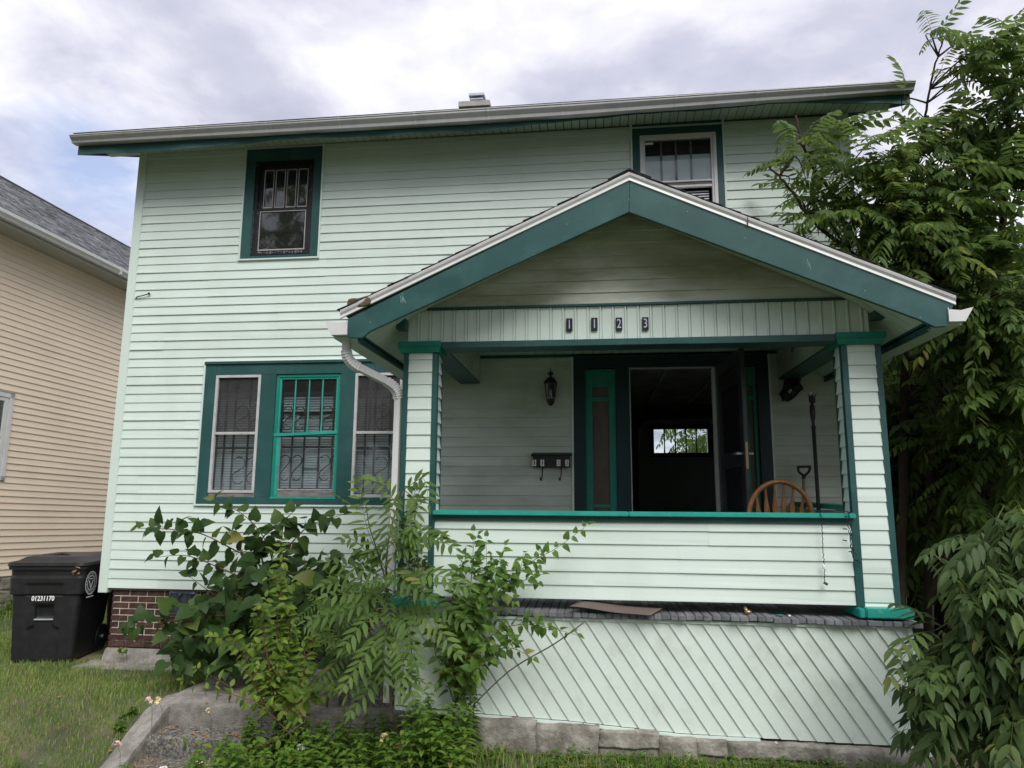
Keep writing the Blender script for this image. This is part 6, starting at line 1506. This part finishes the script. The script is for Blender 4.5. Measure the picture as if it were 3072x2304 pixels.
tagp(mb.build('ground_cover', 'leaf_weed', None, smooth=True, fixn=False, tone=True), 'low clover and creeping weeds along the foot of the stone base', 'ground cover', kind='stuff')
# grass blades
def grassfield(name, label, n, fx, hgt, seed, m='grass_blade', mask=None, tilt=.5, wid=.0030):
    r = np.random.RandomState(seed); rr_ = random.Random(seed); V = []; F = []; T = []
    k = 0
    for i in range(n):
        x, y = fx(rr_)
        if mask and not mask(x, y, rr_): continue
        z = gz(x, y); h = hgt*(.55+.9*rr_.random())*(.75+.7*max(0, mnoise.noise(Vector((x*2.3, y*2.3, 3)))+.4)); a = rr_.uniform(0, 6.28); ca, sa = math.cos(a), math.sin(a); l = h*rr_.uniform(.1, 1)*tilt; w_ = wid*rr_.uniform(.7, 1.4); b = rr_.uniform(0, 6.28); cb, sb_ = math.cos(b)*w_, math.sin(b)*w_
        V += [(x-cb, y-sb_, z-.005), (x+cb, y+sb_, z-.005), (x+ca*l*.35+cb*.8, y+sa*l*.35+sb_*.8, z+h*.6), (x+ca*l*.35-cb*.8, y+sa*l*.35-sb_*.8, z+h*.6), (x+ca*l, y+sa*l, z+h)]
        F += [(k, k+1, k+2), (k, k+2, k+3), (k+3, k+2, k+4)]; dry = mnoise.noise(Vector((x*1.6, y*1.6, 9)))
        T += [min(.999, max(0, .15+.5*rr_.random()+(.45 if dry > .16 and rr_.random() < .55 else 0)))]*5; k += 5
    me = bpy.data.meshes.new(name); V = np.array(V, dtype=np.float32); F = np.array(F, dtype=np.int32); me.vertices.add(len(V)); me.vertices.foreach_set('co', V.ravel()); me.loops.add(F.size); me.loops.foreach_set('vertex_index', F.ravel()); me.polygons.add(len(F)); me.polygons.foreach_set('loop_start', np.arange(0, F.size, 3, dtype=np.int32))
    a_ = me.attributes.new('tone', 'FLOAT', 'POINT'); a_.data.foreach_set('value', T); me.materials.append(M[m]); me.update(calc_edges=True); o = bpy.data.objects.new(name, me); C.objects.link(o); return tagp(o, label, 'grass', kind='stuff')
def lawn_mask(x, y, r):
    if 1.375 < x < 4.3 and y < -.9: return False
    if x > 1.48 and y > -1.4 and y < .1: return r.random() < .0
    if -.05 < x and y > -.0: return False
    if .02 < x < 1.15 and -.26 < y < .0: return r.random() < .12
    if -.75 < x < -.14 and -.05 < y < .6: return False
    d = mnoise.noise(Vector((x*1.5, y*1.5, 5)))
    return d < .28 or r.random() < .35
grassfield('lawn', 'mown lawn with dry patches left of the concrete steps', 90000, lambda r: (r.uniform(-3.6, 1.62), -2.9+4.2*r.random()**1.15), .038, 1, mask=lawn_mask, wid=.0026)
grassfield('lawn', 'thin strip of grass between the two houses', 9000, lambda r: (r.uniform(-3.7, -.1), r.uniform(1.2, 7)), .09, 2, mask=lambda x, y, r: not (-.55 < x < .3 and .6 < y < 1.5))
grassfield('lawn', 'patchy dry grass in front of the stone base', 9000, lambda r: (r.uniform(4.0, 8.6), r.uniform(-3.1, -2.07)), .055, 3)
grassfield('straw', 'dry straw lying on the lowest concrete step', 900, lambda r: (r.uniform(1.62, 2.5), r.uniform(-1.95, -1.66)), .03, 4, m='straw', tilt=3.0)
mb = MB()
for k in range(150):
    x, y = rg.choice([(rg.uniform(1.62, 3.4), rg.uniform(-1.30, -.3)), (rg.uniform(1.65, 2.5), rg.uniform(-1.60, -1.34)), (rg.uniform(-.5, 4), rg.uniform(-2.4, .0)), (rg.uniform(4.2, 7.5), rg.uniform(-2.5, -2.1))])
    z = (-.776 if y > -1.32 else (-.945 if y > -1.62 else -1.108)) if 1.62 < x < 3.9 else gz(x, y)+.02
    a = rg.uniform(0, 6.28); s_ = rg.uniform(.010, .026); q_ = Vector((math.cos(a), math.sin(a), rg.uniform(-.2, .3)))*s_; p_ = Vector((-math.sin(a), math.cos(a), rg.uniform(-.3, .3)))*s_*.55; c_ = Vector((x, y, z+.006))
    mb.add([c_-q_, c_+p_, c_+q_, c_-p_], [(0, 1, 2), (0, 2, 3)])
tagp(mb.build('leaf_litter', 'dead_leaf', None, fixn=False), 'dry leaves scattered on the landing, steps and grass', 'litter', kind='stuff')
# uncut tufts and small plants
mb = MB()
for k in range(26):
    x, y = rg.uniform(.3, 1.35), rg.uniform(-2.7, -1.9); weed_plant(mb, Vector((x, y, gz(x, y))), rg.uniform(.05, .12), rg, .05, .02)
for k in range(12):
    a = rg.uniform(0, 1); x, y = 1.25+.12*a, -1.3-.35*a; weed_plant(mb, Vector((x+rg.uniform(-.05, .05), y, gz(x, y))), rg.uniform(.06, .12), rg, .06, .035)
tagp(mb.build('weed_clump', 'leaf_weed', None, smooth=True, fixn=False, tone=True), 'low broad-leaved weeds growing along the sloping kerb', 'weeds', kind='stuff')
mb = MB()
for k in range(60):
    x, y = -3.55+rg.uniform(-.1, .45), rg.uniform(1.9, 3.6); weed_plant(mb, Vector((x, y, gz(x, y))), rg.uniform(.15, .38), rg, .08, .045)
tagp(mb.build('weed_clump', 'leaf_weed', None, smooth=True, fixn=False, tone=True), 'leafy weeds at the stone foot of the beige house', 'weeds', kind='stuff')
sd5 = thing('seedling', 'tiny bright seedling growing from the footing under the bricks', 'seedling', (.34, -.10, -.72)); MB().tube([(.36, -.09, -.73), (.35, -.10, -.66), (.33, -.11, -.62)], .003, 4).build('stem', 'green_stem', sd5)
MS_ = [leaf_proto(120+i, 'leaf_light', .05, .05, cordate=1, stalk=.01) for i in range(2)]
for k in range(9): a = k*.7; inst('leaf', MS_[k % 2].me, sd5, orient((.32+.02*math.cos(a), -.11, -.62+.012*math.sin(a)), (math.cos(a), -.5, .4*math.sin(a)), (0, -.5, .8), .8))
# flowers
FP = {}
def flower_mesh(m, seed):
    r = random.Random(seed); mb = MB()
    for k in range(11):
        a, e = r.uniform(0, 6.28), r.uniform(-.2, 1.4); d = Vector((math.cos(a)*math.cos(e), math.sin(a)*math.cos(e), math.sin(e))); c_ = d*r.uniform(.012, .022); mb.tube([(0, 0, 0), c_], .0018, 3, cap=False)
        s = d.orthogonal().normalized()
        for j in range(5): q = Matrix.Rotation(j*1.257+k, 3, d) @ s; blade(mb, c_, q+d*.35, d, .013, .0075, droop=.2)
    me = mb.mesh('flower_head', m); return me
for i, (x, y, z, m, lab) in enumerate(((1.94, -2.00, -.575, 'flower_cream', 'pale yellow honeysuckle flower at the tip of the upper spray'), (1.87, -2.02, -.565, 'flower_pink', 'faded pink honeysuckle flower beside the pale yellow one'), (1.76, -2.20, -.83, 'flower_pink', 'pink and white flower over the lower concrete step'),
      (2.20, -2.30, -.955, 'flower_white', 'white flower cluster low beside the steps, leftmost at the bottom edge'), (2.47, -2.30, -.90, 'flower_pink', 'pinkish white flower head among the weeds above the bottom edge'), (2.83, -2.34, -.93, 'flower_white', 'large white flower head at the bottom edge in the weed bed'),
      (3.20, -2.25, -.78, 'flower_white', 'white hanging flower standing above the weed bed'), (3.79, -2.20, -.70, 'flower_cream', 'cream flower head on a tall stalk near the sapling stem'), (2.32, -1.95, -.64, 'flower_cream', 'small cream bud on the spray over the upper step'))):
    t = thing('flower', lab, 'flower', (x, y, z))
    MB().tube([(x, y, z), (x+.02, y+.02, z-.06), (x+.03, y+.03, max(z-.30, gz(x, y)))], .0022, 4).build('stalk', 'green_stem', t)
    if m not in FP: FP[m] = flower_mesh(m, i)
    inst('flower_head', FP[m], t, Matrix.Translation((x, y, z)) @ Matrix.Rotation(i*1.1, 4, 'Z') @ Matrix.Scale(1.5 if i != 8 else .9, 4))
